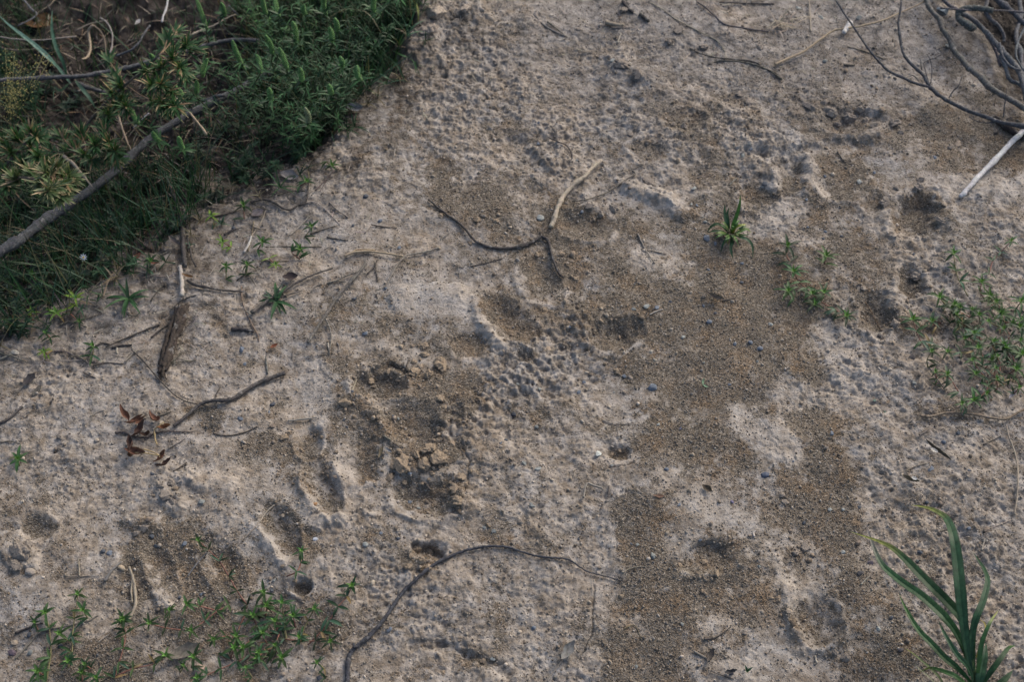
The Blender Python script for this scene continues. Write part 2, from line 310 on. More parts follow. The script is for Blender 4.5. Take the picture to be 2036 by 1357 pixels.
def grid_mesh():
    me = bpy.data.meshes.new("ground")
    nv = nx * ny; me.vertices.add(nv)
    co = np.empty((nv, 3), np.float32); co[:, 0] = GX.ravel(); co[:, 1] = GY.ravel(); co[:, 2] = GZ.ravel()
    me.vertices.foreach_set("co", co.ravel())
    idx = np.arange(nv).reshape(ny, nx)
    q = np.stack((idx[:-1, :-1], idx[:-1, 1:], idx[1:, 1:], idx[1:, :-1]), -1).reshape(-1)
    nf = (nx - 1) * (ny - 1)
    me.loops.add(nf * 4); me.loops.foreach_set("vertex_index", q.astype(np.int32))
    me.polygons.add(nf); me.polygons.foreach_set("loop_start", np.arange(0, nf * 4, 4, dtype=np.int32))
    me.polygons.foreach_set("use_smooth", np.ones(nf, bool))
    for k, a in (("sand", g_sand), ("dark", g_dark), ("grey", g_grey), ("crust_tone", g_crust_tone)):
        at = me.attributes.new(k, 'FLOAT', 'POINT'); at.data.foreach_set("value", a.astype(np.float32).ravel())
    me.update(); me.materials.append(M_SOIL)
    return me
ground = bpy.data.objects.new("ground", grid_mesh()); COL.objects.link(ground)
ground["kind"] = "structure"; ground["label"] = "dry pitted clay path with patches of loose brown grit"; ground["category"] = "ground"
# ------------------------------------------------------------------ mesh helpers
rnd = random.Random(7)
def V(*a): return np.array(a, np.float64)
def nrm(v):
    l = math.sqrt(float(v @ v)); return v / l if l > 1e-12 else V(0, 0, 1)
class MB:
    def __init__(s): s.v, s.f, s.c = [], [], []
    def add(s, vs, fs, cs):
        k = len(s.v); s.v += [tuple(map(float, q)) for q in vs]; s.f += [tuple(i + k for i in f) for f in fs]; s.c += cs if len(cs) == len(vs) else [cs[0]] * len(vs)
    def build(s, name, mat, parent=None, smooth=True, loc=None):
        me = bpy.data.meshes.new(name)
        o0 = V(*loc) if loc is not None else V(0, 0, 0)
        me.from_pydata([(a - o0[0], b - o0[1], c - o0[2]) for a, b, c in s.v], [], s.f)
        at = me.attributes.new("tone", 'FLOAT_COLOR', 'POINT')
        at.data.foreach_set("color", np.array([(*c, 1.0) for c in s.c], np.float32).ravel())
        if smooth: me.polygons.foreach_set("use_smooth", np.ones(len(me.polygons), bool))
        me.materials.append(mat); me.update()
        o = bpy.data.objects.new(name, me); COL.objects.link(o)
        if parent is not None: o.parent = parent
        elif loc is not None: o.location = loc
        return o
def frame(t):
    t = nrm(t); a = V(0, 0, 1) if abs(t[2]) < .9 else V(1, 0, 0)
    b = nrm(np.cross(t, a)); return b, np.cross(b, t)
def spline(pts, n):
    """Catmull-Rom through the points"""
    p = [np.array(q, float) for q in pts]; p = [2 * p[0] - p[1]] + p + [2 * p[-1] - p[-2]]
    out = []
    for i in range(1, len(p) - 2):
        for k in range(n):
            t = k / n; a, b, c, d = p[i - 1:i + 3]
            out.append(.5 * (2 * b + (c - a) * t + (2 * a - 5 * b + 4 * c - d) * t * t + (3 * b - a - 3 * c + d) * t ** 3))
    out.append(p[-2]); return out
def jit(c, a=.15, r=rnd):
    k = 1 + r.uniform(-a, a); return tuple(max(0, x * k * (1 + r.uniform(-a * .3, a * .3))) for x in c)
def tube(mb, pts, radii, col, sides=8, lump=.12, caps=True, r=rnd):
    n = len(pts); vs, fs, cs = [], [], []
    t0 = nrm(pts[1] - pts[0]); b, c = frame(t0)
    for i, p in enumerate(pts):
        t = nrm(pts[min(i + 1, n - 1)] - pts[max(i - 1, 0)])
        b = nrm(b - t * float(b @ t)); c = np.cross(t, b)
        rad = radii[i] if hasattr(radii, '__len__') else radii
        for k in range(sides):
            a = 2 * math.pi * k / sides; q = rad * (1 + r.uniform(-lump, lump))
            vs.append(p + (b * math.cos(a) + c * math.sin(a)) * q)
            cs.append(jit(col[i] if isinstance(col, list) else col, .12, r))
    for i in range(n - 1):
        for k in range(sides):
            fs.append((i * sides + k, i * sides + (k + 1) % sides, (i + 1) * sides + (k + 1) % sides, (i + 1) * sides + k))
    if caps: fs += [tuple(range(sides))[::-1], tuple(range((n - 1) * sides, n * sides))]
    mb.add(vs, fs, cs)
def blade(mb, pts, width, col, tip=None, fold=.25, side=None, prof=None, base=None, rib=1.12):
    """a leaf or grass blade along pts; three vertices across, folded along its midrib"""
    n = len(pts); vs, cs, fs = [], [], []
    for i, p in enumerate(pts):
        t = nrm(pts[min(i + 1, n - 1)] - pts[max(i - 1, 0)]); u = i / (n - 1)
        s = side if side is not None else np.cross(t, V(0, 0, 1))
        if s @ s < 1e-6: s = V(1, 0, 0)
        s = nrm(s - t * float(s @ t)); nn = nrm(np.cross(s, t))
        if nn[2] < 0 and side is None: nn = -nn
        w = width * (prof(u) if prof else max(.03, math.sin(math.pi * min(1, .12 + .88 * u)) ** .7)) * .5
        vs += [p - s * w + nn * w * fold, p, p + s * w + nn * w * fold]
        c = col
        if tip is not None and u > .7: c = tuple(a + (b - a) * (u - .7) / .3 for a, b in zip(col, tip))
        if base is not None and u < .25: c = tuple(b + (a - b) * u / .25 for a, b in zip(col, base))
        if rib > 1.3:
            vs[-3:] = [p - s * w + nn * w * fold, p - s * w * .55 + nn * w * fold * .85, p - s * w * .08 + nn * w * fold * .05, p, p + s * w * .08 + nn * w * fold * .05, p + s * w * .55 + nn * w * fold * .85, p + s * w + nn * w * fold]
            k_ = 1 + .18 * math.sin(i * 1.7 + width * 900); cs += [tuple(x * k_ * .8 for x in c), tuple(x * 1.15 * k_ for x in c), c, tuple(x * rib for x in c), c, tuple(x * 1.2 / k_ for x in c), tuple(x * .85 for x in c)]; continue
        cs += [c, tuple(x * 1.12 for x in c), c]
    if rib > 1.3: fs = [(i * 7 + k, i * 7 + k + 1, i * 7 + k + 8, i * 7 + k + 7) for i in range(n - 1) for k in range(6)]
    else:
      for i in range(n - 1):
        a = i * 3; fs += [(a, a + 1, a + 4, a + 3), (a + 1, a + 2, a + 5, a + 4)]
    mb.add(vs, fs, cs)
def lance(u): return max(.04, math.sin(math.pi * (.06 + .94 * u) ** .85))
def grassp(u): return max(.03, min(1, .55 + 1.6 * u) * (1 - u ** 2.4))
def arc(p, d, L, droop, n=5):
    out = [p.copy()]; d = nrm(d); q = p.copy()
    for i in range(n):
        q = q + d * L / n; out.append(q); d = nrm(d + V(0, 0, -droop / n))
    return out
def blob(mb, c, rx, ry, rz, rot, col, sub=2, lump=.25, seed=0, freq=1.6, flat=None):
    ico = ICO[sub]; vs = []
    rr = random.Random(seed); ox, oy, oz = rr.uniform(0, 99), rr.uniform(0, 99), rr.uniform(0, 99)
    ca, sa = math.cos(rot), math.sin(rot); pl = [(nrm(V(rr.gauss(0, 1), rr.gauss(0, 1), rr.gauss(0, .7))), rr.uniform(.40, .80) if flat and flat > 7 else rr.uniform(.55, .85)) for _ in range(flat or 0)]
    P3 = ico[0]
    nz = perlin(P3[:, 0] * freq + ox + P3[:, 2] * .7, P3[:, 1] * freq + oy + P3[:, 2] * 1.1, seed % 97) + .5 * perlin(P3[:, 0] * freq * 2.7 + oy, P3[:, 2] * freq * 2.7 + P3[:, 1] * freq * 1.9 + oz, 5 + seed % 89)
    Q = P3 * (1 + lump * nz)[:, None]
    for nn, dd in pl:
        e = Q @ nn; Q = Q - np.outer(np.maximum(e - dd, 0), nn)
    Q = Q * np.array([rx, ry, rz])
    X = Q[:, 0] * ca - Q[:, 1] * sa; Y = Q[:, 0] * sa + Q[:, 1] * ca
    vs = np.stack((X + c[0], Y + c[1], Q[:, 2] + c[2]), 1)
    mb.add(list(vs), ico[1], [jit(col, .07, rr) for _ in range(len(vs))])
def mkico():
    out = []
    import bmesh
    for s in range(1, 6):
        bm = bmesh.new(); bmesh.ops.create_icosphere(bm, subdivisions=s, radius=1)
        out.append((np.array([v.co[:] for v in bm.verts]), [tuple(v.index for v in f.verts) for f in bm.faces])); bm.free()
    return out
ICO = mkico()
# ------------------------------------------------------------------ object materials
def toned(name, rough, scale, lo, hi, bump=0.0, bscale=None, spec=.3, trans=0.0, stretch=None, streak=None):
    m, nt, N, L, B = newmat(name)
    tc = N.new("ShaderNodeTexCoord").outputs["Object"]
    t = attr(N, "tone")
    n = noise(N, L, tc, scale, 5, .65)
    r = ramp(N, [(.3, (lo,) * 3), (.7, (hi,) * 3)]); L.new(n.outputs["Fac"], r.inputs[0])
    c = mixc(N, L, t.outputs["Color"], r.outputs[0], 1.0, 'MULTIPLY')
    if streak:
        n2 = noise(N, L, tc, streak[0], 3, .5); f = mrange(N, L, n2.outputs["Fac"], streak[1], streak[1] + .1, 0, streak[3])
        c = mixc(N, L, c, streak[2], f)
    L.new(c, B.inputs["Base Color"]); B.inputs["Roughness"].default_value = rough; B.inputs["Specular IOR Level"].default_value = spec
    if bump:
        b = N.new("ShaderNodeBump"); b.inputs["Distance"].default_value = bump; b.inputs["Strength"].default_value = .8
        nb = noise(N, L, tc, bscale or scale * 3, 4, .65); L.new(nb.outputs["Fac"], b.inputs["Height"]); L.new(b.outputs[0], B.inputs["Normal"])
    if trans:
        tr = N.new("ShaderNodeBsdfTranslucent"); mx = N.new("ShaderNodeMixShader"); mx.inputs[0].default_value = trans
        tcn = mixc(N, L, c, (1.25, 1.35, .7), 1.0, 'MULTIPLY'); L.new(tcn, tr.inputs[0])
        L.new(B.outputs[0], mx.inputs[1]); L.new(tr.outputs[0], mx.inputs[2]); L.new(mx.outputs[0], N["Material Output"].inputs[0])
    return m
M_BARK = toned("weathered_bark", .85, 330, .35, 1.5, .0012, 700, .2, streak=(120, .60, (.26, .25, .235), .45))
M_PALE = toned("stripped_wood", .7, 300, .65, 1.2, .0004, 900, .3, streak=(160, .62, (.10, .08, .06), .6))
M_STRAW = toned("dry_straw", .7, 300, .7, 1.2, .0003, 1200, .3)
M_LEAF = toned("green_leaf", .45, 220, .6, 1.3, .0002, 900, .22, .22)
M_DRYLEAF = toned("dead_leaf", .75, 300, .55, 1.3, .0004, 900, .2, .12)
M_STONE = toned("slate_stone", .72, 420, .7, 1.25, .0004, 1500, .3, streak=(500, .66, (.30, .26, .21), .5))
M_CLOD = toned("crumbly_soil", .95, 380, .62, 1.3, .0012, 900, .1)
M_GRIT = toned("loose_grit", .9, 300, .85, 1.15, 0, None, .15)
M_FLOWER = toned("petal", .5, 300, .95, 1.05, 0, None, .2, .2)
# ------------------------------------------------------------------ naming
def tag(o, label, cat, group=None, kind=None):
    if label: o["label"] = label
    if cat: o["category"] = cat
    if group: o["group"] = group
    if kind: o["kind"] = kind
    return o
def empty(name, p):
    o = bpy.data.objects.new(name, None); COL.objects.link(o); o.location = tuple(p); o.empty_display_size = .01; return o
def rebase(o, root):
    """the mesh was built in world coordinates: move it into its root's frame"""
    me = o.data; co = np.empty(len(me.vertices) * 3, np.float32); me.vertices.foreach_get("co", co)
    co = co.reshape(-1, 3) - np.array(root, np.float32); me.vertices.foreach_set("co", co.ravel()); me.update(); return o
MARKS = [(1462,450,"leafy grass tuft"),(980,490,"dark forked twig"),(1145,380,"pale jointed stick"),(340,680,"rotten wood chunk"),(285,870,"red-brown curled leaves"),(960,1090,"long wavy black twig"),
 (1905,1200,"broad-bladed grass plant"),(1960,320,"white peeled stick"),(1980,90,"tangled roots"),(166,512,"white daisy"),(1825,430,"deep round footprint"),(1228,665,"dark hollow in the middle"),
 (1180,970,"hooked straw"),(850,925,"heap of broken clods"),(850,1100,"broken-edged little crater"),(1395,1105,"cracked-edge hollow"),(1865,900,"curled dead leaf"),(1128,1295,"grey dry leaf with stalk"),(1395,765,"curled pale green shoot"),
 (460,790,"knobbly dark twig"),(750,182,"pale folded leaf"),(598,1168,"small round hole"),(1910,830,"brown creeping stem"),(2016,940,"thin pale stem"),(1845,175,"forked grey branch"),(720,505,"forked straw"),
 (745,760,"broken crater"),(1800,570,"small oval footprint"),(1610,590,"red-stemmed sprig"),(365,500,"dark root"),(1620,1225,"smooth round hollow"),(1000,870,"lugged ridge"),(800,540,"wavy pale twig"),(268,1180,"split dry stem"),
 (605,835,"grey splinter"),(1545,60,"dry straw tuft"),(1440,115,"half-buried black twig"),(40,1095,"cracked crust plate"),(640,990,"long footprint with pale rim"),(560,1050,"narrow footprint with pale rim"),(880,570,"pale arched step in the crust"),(1740,225,"dug-up brown patch"),(1355,240,"grey crumbly hollow"),(700,1167,"tallest herb tip"),(1550,1230,"pale smear of crust"),(600,640,"dark root bundle")]
used = set()
def where(px, py):
    """words that single out a spot by its neighbours, as seen from the photographer's side"""
    cand = sorted((math.hypot(px - a, (py - b)), a, b, n) for a, b, n in MARKS if math.hypot(px - a, py - b) > 14)
    outs = []
    for d, a, b, n in cand[:24]:
        ang = math.degrees(math.atan2(b - py, px - a)) % 360
        k = int((ang + 22.5) // 45) % 8
        w = ["right of", "above right of", "above", "above left of", "left of", "below left of", "below", "below right of"][k]
        far = "just " if d < 45 else ("a little " if d < 90 else ("" if d < 170 else "well "))
        outs.append(f"{far}{w} the {n}")
    return outs
def unique(desc, px, py):
    ws = where(px, py)
    for w in ws:
        t = f"{desc} {w}"
        if t not in used and len(t.split()) <= 16: used.add(t); return t
    for i, w in enumerate(ws):
        for w2 in ws[i + 1:]:
            t = f"{desc} {w.replace('just ', '').replace('a little ', '').replace('well ', '')} and {w2}"
            if t not in used and len(t.split()) <= 16: used.add(t); return t
    for w in ws:
        t = f"{desc} {w}, in the thick of the plants"
        if t not in used and len(t.split()) <= 16: used.add(t); return t
    raise RuntimeError("no unique label " + desc)
# ------------------------------------------------------------------ twigs, sticks, branches
def path3(pts, lift0=.0, lift1=None, rad=.001, n=8, wob=.5, r=rnd, lifts=None):
    lift1 = lift0 if lift1 is None else lift1
    w = []
    if max(lift0, lift1) >= .02 and not lifts:            # a stiff branch: its own smooth profile, not the ground's
        us = np.linspace(0, 1, len(pts)); zz = np.array([P(a, b, lift0 + (lift1 - lift0) * u)[2] for (a, b), u in zip(pts, us)])
        zz = np.polyval(np.polyfit(us, zz, 2 if len(pts) > 5 else 1), us)
        for (a, b), z_ in zip(pts, zz):
            x_, y_ = flat(a, b, z_); w.append(V(x_, y_, max(z_, hz(x_, y_) + rad * .5)))
        pts = []
    for i, (a, b) in enumerate(pts):
        u = i / (len(pts) - 1); l = lifts[i] if lifts else lift0 + (lift1 - lift0) * u
        w.append(P(a, b, l + rad * .6))
    s = spline(w, n); out = []
    for i, q in enumerate(s):
        g = hz(q[0], q[1]); q = q + V(r.gauss(0, 1), r.gauss(0, 1), r.gauss(0, .6)) * rad * wob * .16
        if q[2] < g + rad * .15: q[2] = q[2] * .35 + (g + rad * .15) * .65
        out.append(q)
    # take the jitter of the ground out of the height so the twig stays stiff
    z = np.array([q[2] for q in out]); k = 5
    zp = np.pad(z, k, mode='edge'); zs = np.convolve(zp, np.ones(2 * k + 1) / (2 * k + 1), 'valid')
    for q, zz in zip(out, zs): q[2] = zz
    return out
def radfn(n, r0, r1, knots=0, r=rnd):
    kk = [r.uniform(0, 1) for _ in range(knots)]
    out = []
    for i in range(n):
        u = i / (n - 1); q = r0 + (r1 - r0) * u
        for k in kk: q *= 1 + .28 * math.exp(-((u - k) * n / 1.6) ** 2)
        out.append(q)
    return out
def twig(name, label, cat, pts, w0, w1, col, mat=None, lift=.0, lift1=None, knots=3, sub=(), group=None, wob=.5, lifts=None, sides=8, subname="side_twig", root=None, stub=None):
    """w0, w1: thickness in survey pixels at its two ends"""
    pm = pxm(pts[len(pts) // 2][1]); r0, r1 = w0 * pm / 2, w1 * pm / 2
    p = path3(pts, lift, lift1, max(r0, r1), 8, wob, lifts=lifts)
    mb = MB(); tube(mb, p, radfn(len(p), r0, r1, knots), col, sides, .14)
    if not sub:
        base = p[len(p) // 2]; o = mb.build(name, mat or M_BARK, None, True, base)
        return tag(o, label, cat, group)
    base = p[len(p) // 2]; e = tag(empty(name, base), label, cat, group)
    rebase(mb.build("stem", mat or M_BARK, e), base)
    for sp in sub:
        q = path3(sp[0], sp[3] if len(sp) > 3 else lift, sp[4] if len(sp) > 4 else None, sp[1] * pm / 2, 6, wob)
        m2 = MB(); tube(m2, q, radfn(len(q), sp[1] * pm / 2, sp[2] * pm / 2, 1), col, 6, .14)
        rebase(m2.build(subname, mat or M_BARK, e), base)
    return e
DK, DK2, GB, PW, ST, WH, BR = (.055, .050, .048), (.075, .066, .058), (.10, .105, .115), (.30, .26, .20), (.27, .215, .145), (.42, .42, .42), (.12, .085, .055)
twig("forked_twig", "dark forked twig curving across the middle of the path", "twig", [(852,397),(880,420),(918,448),(945,479),(975,491),(1010,494),(1045,487),(1078,470)], 4, 7, DK, lift=.0015, sub=[([(1078,470),(1090,480),(1098,510),(1110,542),(1121,553)], 7, 4, .003, .001)])
twig("jointed_stick", "pale grey jointed stick leaning above the fork of a dark twig", "stick", [(1195,318),(1178,334),(1160,352),(1140,368),(1122,388),(1110,410),(1102,436),(1096,452)], 7, 10, PW, M_PALE, lift=.006, lift1=.002, knots=5)
twig("wavy_twig", "long wavy black twig arching up from the bottom edge", "twig", [(690,1400),(691,1345),(693,1312),(703,1292),(730,1270),(760,1237),(798,1183),(825,1155),(850,1133),(880,1115),(925,1096),(972,1087),(1010,1089),(1048,1102),(1080,1108),(1128,1113),(1152,1128),(1172,1139),(1205,1147),(1240,1157)], 9.5, 2, (.048,.050,.058), lift=.0018, lift1=.001, knots=9, sub=[([(706,1290),(702,1280)], 7, 4, .004, .006)], subname="side_spur")
twig("knobbly_twig", "knobbly dark twig running down to the red-brown leaves", "twig", [(566,742),(540,752),(518,760),(492,775),(465,792),(448,796),(425,797),(402,803),(385,815),(365,832),(345,848)], 9, 6, (.065,.06,.058), lift=.003, knots=6)
twig("thin_root", "thin black rootlet crossing the upper end of the knobbly twig", "root", [(262,696),(285,718),(305,742),(325,764),(350,788),(372,800),(400,806),(418,810)], 3.2, 2.5, DK2, lift=.003)
twig("wood_chunk", "rotten bark-covered wood chunk half sunk in the pale soil", "wood", [(364,612),(358,634),(347,665),(336,700),(324,732)], 17, 13, (.045,.036,.030), lift=.001, lift1=.002, knots=3, wob=1.0, sides=12,
     sub=[([(372,606),(366,630),(354,665),(342,700),(330,738)], 11, 8, .003, .003), ([(352,610),(346,636),(334,668),(326,702),(317,742)], 12, 8, .002, .003), ([(360,606),(350,640),(342,672),(330,712),(322,752)], 10, 5, .008, .005), ([(340,655),(330,678),(322,700),(316,725)], 7, 4, .003, .002), ([(316,732),(317,748),(321,758)], 5, 3, .003, .001), ([(325,735),(328,748),(331,755)], 4, 2, .003, .001)], subname="bark_strip")
twig("peeled_stick", "white peeled stick with dark scars slanting down at the right", "stick", [(2075,232),(2032,262),(1995,301),(1955,342),(1925,374),(1909,392)], 12, 8, WH, M_PALE, lift=.014, lift1=.003, knots=3)
twig("buried_stick", "dark buried stub under the end of the white stick", "stick", [(1978,236),(1995,248),(2015,262),(2040,276)], 14, 12, (.035,.03,.028), lift=-.001, knots=1)
twig("forked_branch", "dark forked branch reaching in from the right edge", "branch", [(2120,262),(2060,256),(2030,250),(1990,243),(1960,232),(1925,220),(1895,206),(1868,190),(1848,172)], 9, 7, (.06,.062,.068), lift=.035, lift1=.02, knots=5,
     sub=[([(1848,172),(1822,166),(1790,152),(1762,137),(1735,107),(1722,90),(1702,60),(1680,28),(1655,-12)], 6, 3.5, .02, .03), ([(1848,172),(1836,150),(1815,130),(1797,108),(1791,80),(1786,50),(1790,20),(1795,-15)], 8, 4, .02, .05),
          ([(1845,160),(1840,140),(1838,124),(1860,114),(1885,100)], 2.5, 1.5, .02, .03), ([(1850,168),(1853,140),(1850,120),(1843,105)], 2, 1.2, .02, .05), ([(1886,196),(1896,180),(1906,170),(1914,148)], 2.5, 1.3, .025, .05), ([(1994,236),(1998,205),(2003,170)], 2.5, 1.2, .035, .07), ([(1990,242),(1960,244),(1940,240),(1926,232)], 2.2, 1.3, .03, .01), ([(1828,160),(1815,150),(1800,156)], 2.2, 1.2, .02, .01), ([(1832,142),(1831,128),(1830,112)], 2, 1.2, .02, .05)])
twig("long_root", "long grey root beside the forked branch at the upper right", "root", [(1836,-20),(1850,18),(1868,38),(1874,58),(1885,72),(1900,104),(1913,118),(1928,136),(1950,154),(1972,176),(2006,196),(2036,215),(2090,250)], 9, 12, (.10,.098,.092), lift=.015, lift1=.03, knots=6)
ROOTS = [("thick blue-grey root bent into a loop", [(1938,58),(1925,50),(1908,38),(1906,26),(1917,17),(1940,16),(1975,20)], 15, 13, .035, .05), ("smooth grey root running down beneath the looped root", [(1900,22),(1928,34),(1955,58),(1975,80),(1992,100),(2012,122),(2030,150),(2045,200)], 11, 14, .022, .03),
 ("grey root hanging from the top edge by the loop", [(1968,-20),(1960,20),(1970,38),(1985,50),(1996,70),(1996,84)], 9, 7, .05, .03), ("pale root crossing low beside the loop", [(1988,84),(1993,112),(2010,132),(2030,140)], 6, 5, .05, .04), ("dark root at the outer edge of the root tangle", [(2025,-10),(2030,30),(2020,70),(2030,110),(2034,160)], 10, 9, .03, .02),
 ("thick brown root at the top right corner", [(1960,-20),(1990,5),(2018,28),(2050,60)], 13, 11, .03, .03), ("dark root sagging below the root tangle", [(1990,110),(2000,135),(2008,158),(2025,166),(2045,180)], 9, 9, .02, .02), ("thin straight root above the loop", [(1870,14),(1930,20),(1990,20),(2060,26)], 4, 3, .05, .055), ("thick dark root behind the loop", [(1860,-20),(1885,8),(1915,25),(1945,45),(1975,90),(1990,130)], 9, 7, .008, .01), ("slender root dropping at the right edge", [(2040,50),(2025,80),(2020,110),(2036,140)], 5, 4, .05, .045)]
for lab, pts, a, b, l0, l1 in ROOTS:
    twig("root", lab, "root", pts, a * .85, b * .85, jit((.085,.088,.092), .2), lift=l0, lift1=l1, knots=3, group="roots tangled at the upper right", sides=9)
twig("long_straw", "long pale straw lying across the top of the path", "straw", [(1850,-10),(1830,6),(1790,25),(1758,38),(1720,50),(1680,56),(1655,62),(1625,82),(1598,102),(1570,115),(1540,128)], 2.5, 5, ST, M_STRAW, lift=.012, lift1=.003, knots=2)
twig("wood_chip", "white wood chip beside the long pale straw", "wood chip", [(1691,44),(1684,54),(1677,64)], 12, 9, (.5,.49,.46), M_PALE, lift=.004, knots=0)
twig("hooked_straw", "hooked piece of grey straw bent at a right angle", "straw", [(1160,990),(1163,974),(1168,962),(1180,966),(1198,972)], 4, 4, (.19,.175,.15), M_STRAW, lift=.004, knots=0)
twig("fallen_branch", "thick grey branch lying diagonally through the ditch plants", "branch", [(-60,545),(0,500),(40,477),(72,452),(120,418),(170,385),(222,345),(262,308),(312,266),(350,243),(400,214),(440,195),(478,176),(520,152),(570,130)], 19, 13, (.070,.074,.080), lift=.075, lift1=.05, knots=9, sides=12,
     sub=[([(400,206),(425,193),(445,186)], 8, 5, .055, .06)], subname="side_stub")
twig("thin_branch", "slender grey branch lying level across the upper ditch", "branch", [(-30,164),(10,158),(60,156),(115,153),(165,151),(205,144),(245,136),(290,125),(340,110),(380,100),(430,85),(470,79),(515,80)], 8, 9, (.085,.087,.093), lift=.07, lift1=.05, knots=7, sub=[([(232,112),(248,104),(262,98),(277,84),(284,70),(298,50)], 5, 4, .07, .09)])
twig("short_branch", "short dark branch with a pale scar behind the needle shrub", "branch", [(153,164),(172,173),(200,181),(225,192)], 9, 8, (.07,.07,.075), lift=.03, knots=2)
twig("root", "long dark root lying down the bank to the bare soil", "root", [(332,352),(342,378),(352,402),(360,432),(363,470),(365,500),(368,530)], 8, 8, (.06,.055,.052), lift=.006, knots=5, sub=[([(362,478),(376,490),(381,512),(390,530)], 4, 3), ([(352,402),(366,420),(372,460),(374,500)], 3, 3)], subname="rootlet")
twig("snapped_stick", "short pale snapped stick under the end of the dark root", "stick", [(358,530),(361,555),(362,589)], 9, 8, (.34,.31,.27), M_PALE, lift=.005, knots=1)
twig("thorny_twig", "dark twig running right from the snapped stick", "twig", [(372,558),(388,567),(410,571),(445,578),(487,580)], 6, 3, DK, lift=.003, knots=5)
twig("bent_root", "crooked dark root with a sharp bend on the left slope", "root", [(498,402),(522,397),(545,402),(562,414),(577,417),(592,409),(608,403),(612,380),(614,352)], 5, 3, DK2, lift=.003, knots=4)
twig("root_bundle", "bundle of dark rootlets spreading on the pale crust", "root", [(500,622),(530,600),(560,582),(590,562),(625,545),(662,534)], 7, 3, (.10,.09,.08), lift=.004, knots=4, sub=[([(532,597),(560,590),(600,578)], 3, 2), ([(640,565),(625,572),(618,582)], 3, 2)], subname="rootlet")
twig("forked_twig", "long forked grey stem slanting down to the middle", "stem", [(612,682),(632,650),(652,620),(670,592),(695,562),(715,540),(728,522)], 5, 6, (.13,.12,.105), lift=.004, knots=4, sub=[([(715,540),(690,548),(662,562)], 3, 2), ([(650,640),(658,665),(655,705)], 3.5, 2.5, .003, .001)])
twig("forked_straw", "forked bleached straw on the pale slope", "straw", [(684,510),(705,502),(740,500),(770,505),(802,509)], 5, 4, ST, M_STRAW, lift=.004, knots=2, sub=[([(700,503),(712,496),(745,497)], 4, 3)])
twig("wavy_twig", "thin wavy pale twig left of the middle", "twig", [(746,578),(765,570),(778,548),(790,526),(808,509),(830,504),(852,500),(872,492)], 2.5, 4, (.20,.18,.15), lift=.004, lift1=.002, knots=3)
twig("splinter", "straight grey splinter lying on the smooth crust", "splinter", [(572,837),(600,835),(631,831)], 4, 3, (.2,.185,.16), M_STRAW, lift=.002, knots=0)
twig("split_stalk", "split dry stem with root hairs among the herbs", "stem", [(257,1128),(264,1150),(268,1175),(270,1200),(264,1218),(255,1236)], 5, 7, (.22,.19,.145), M_STRAW, lift=.004, knots=2, sub=[([(266,1196),(252,1196),(236,1197)], 2, 1), ([(268,1212),(276,1218),(284,1223)], 2.5, 1), ([(264,1150),(261,1175),(263,1200)], 4, 3)], subname="rootlet")
twig("creeping_runner", "brown creeping stem under the herbs at the right", "stem", [(1829,827),(1850,829),(1880,822),(1915,822),(1945,826),(1975,832),(2000,834),(2022,822),(2050,808)], 5, 5, (.17,.135,.10), lift=.004, knots=4, sides=7)
twig("dry_stalk", "thin pale stem curving down the right edge", "stem", [(2001,846),(2006,870),(2014,890),(2022,920),(2024,955),(2022,990),(2017,1025)], 3.5, 3, (.24,.205,.16), M_STRAW, lift=.004, knots=3)
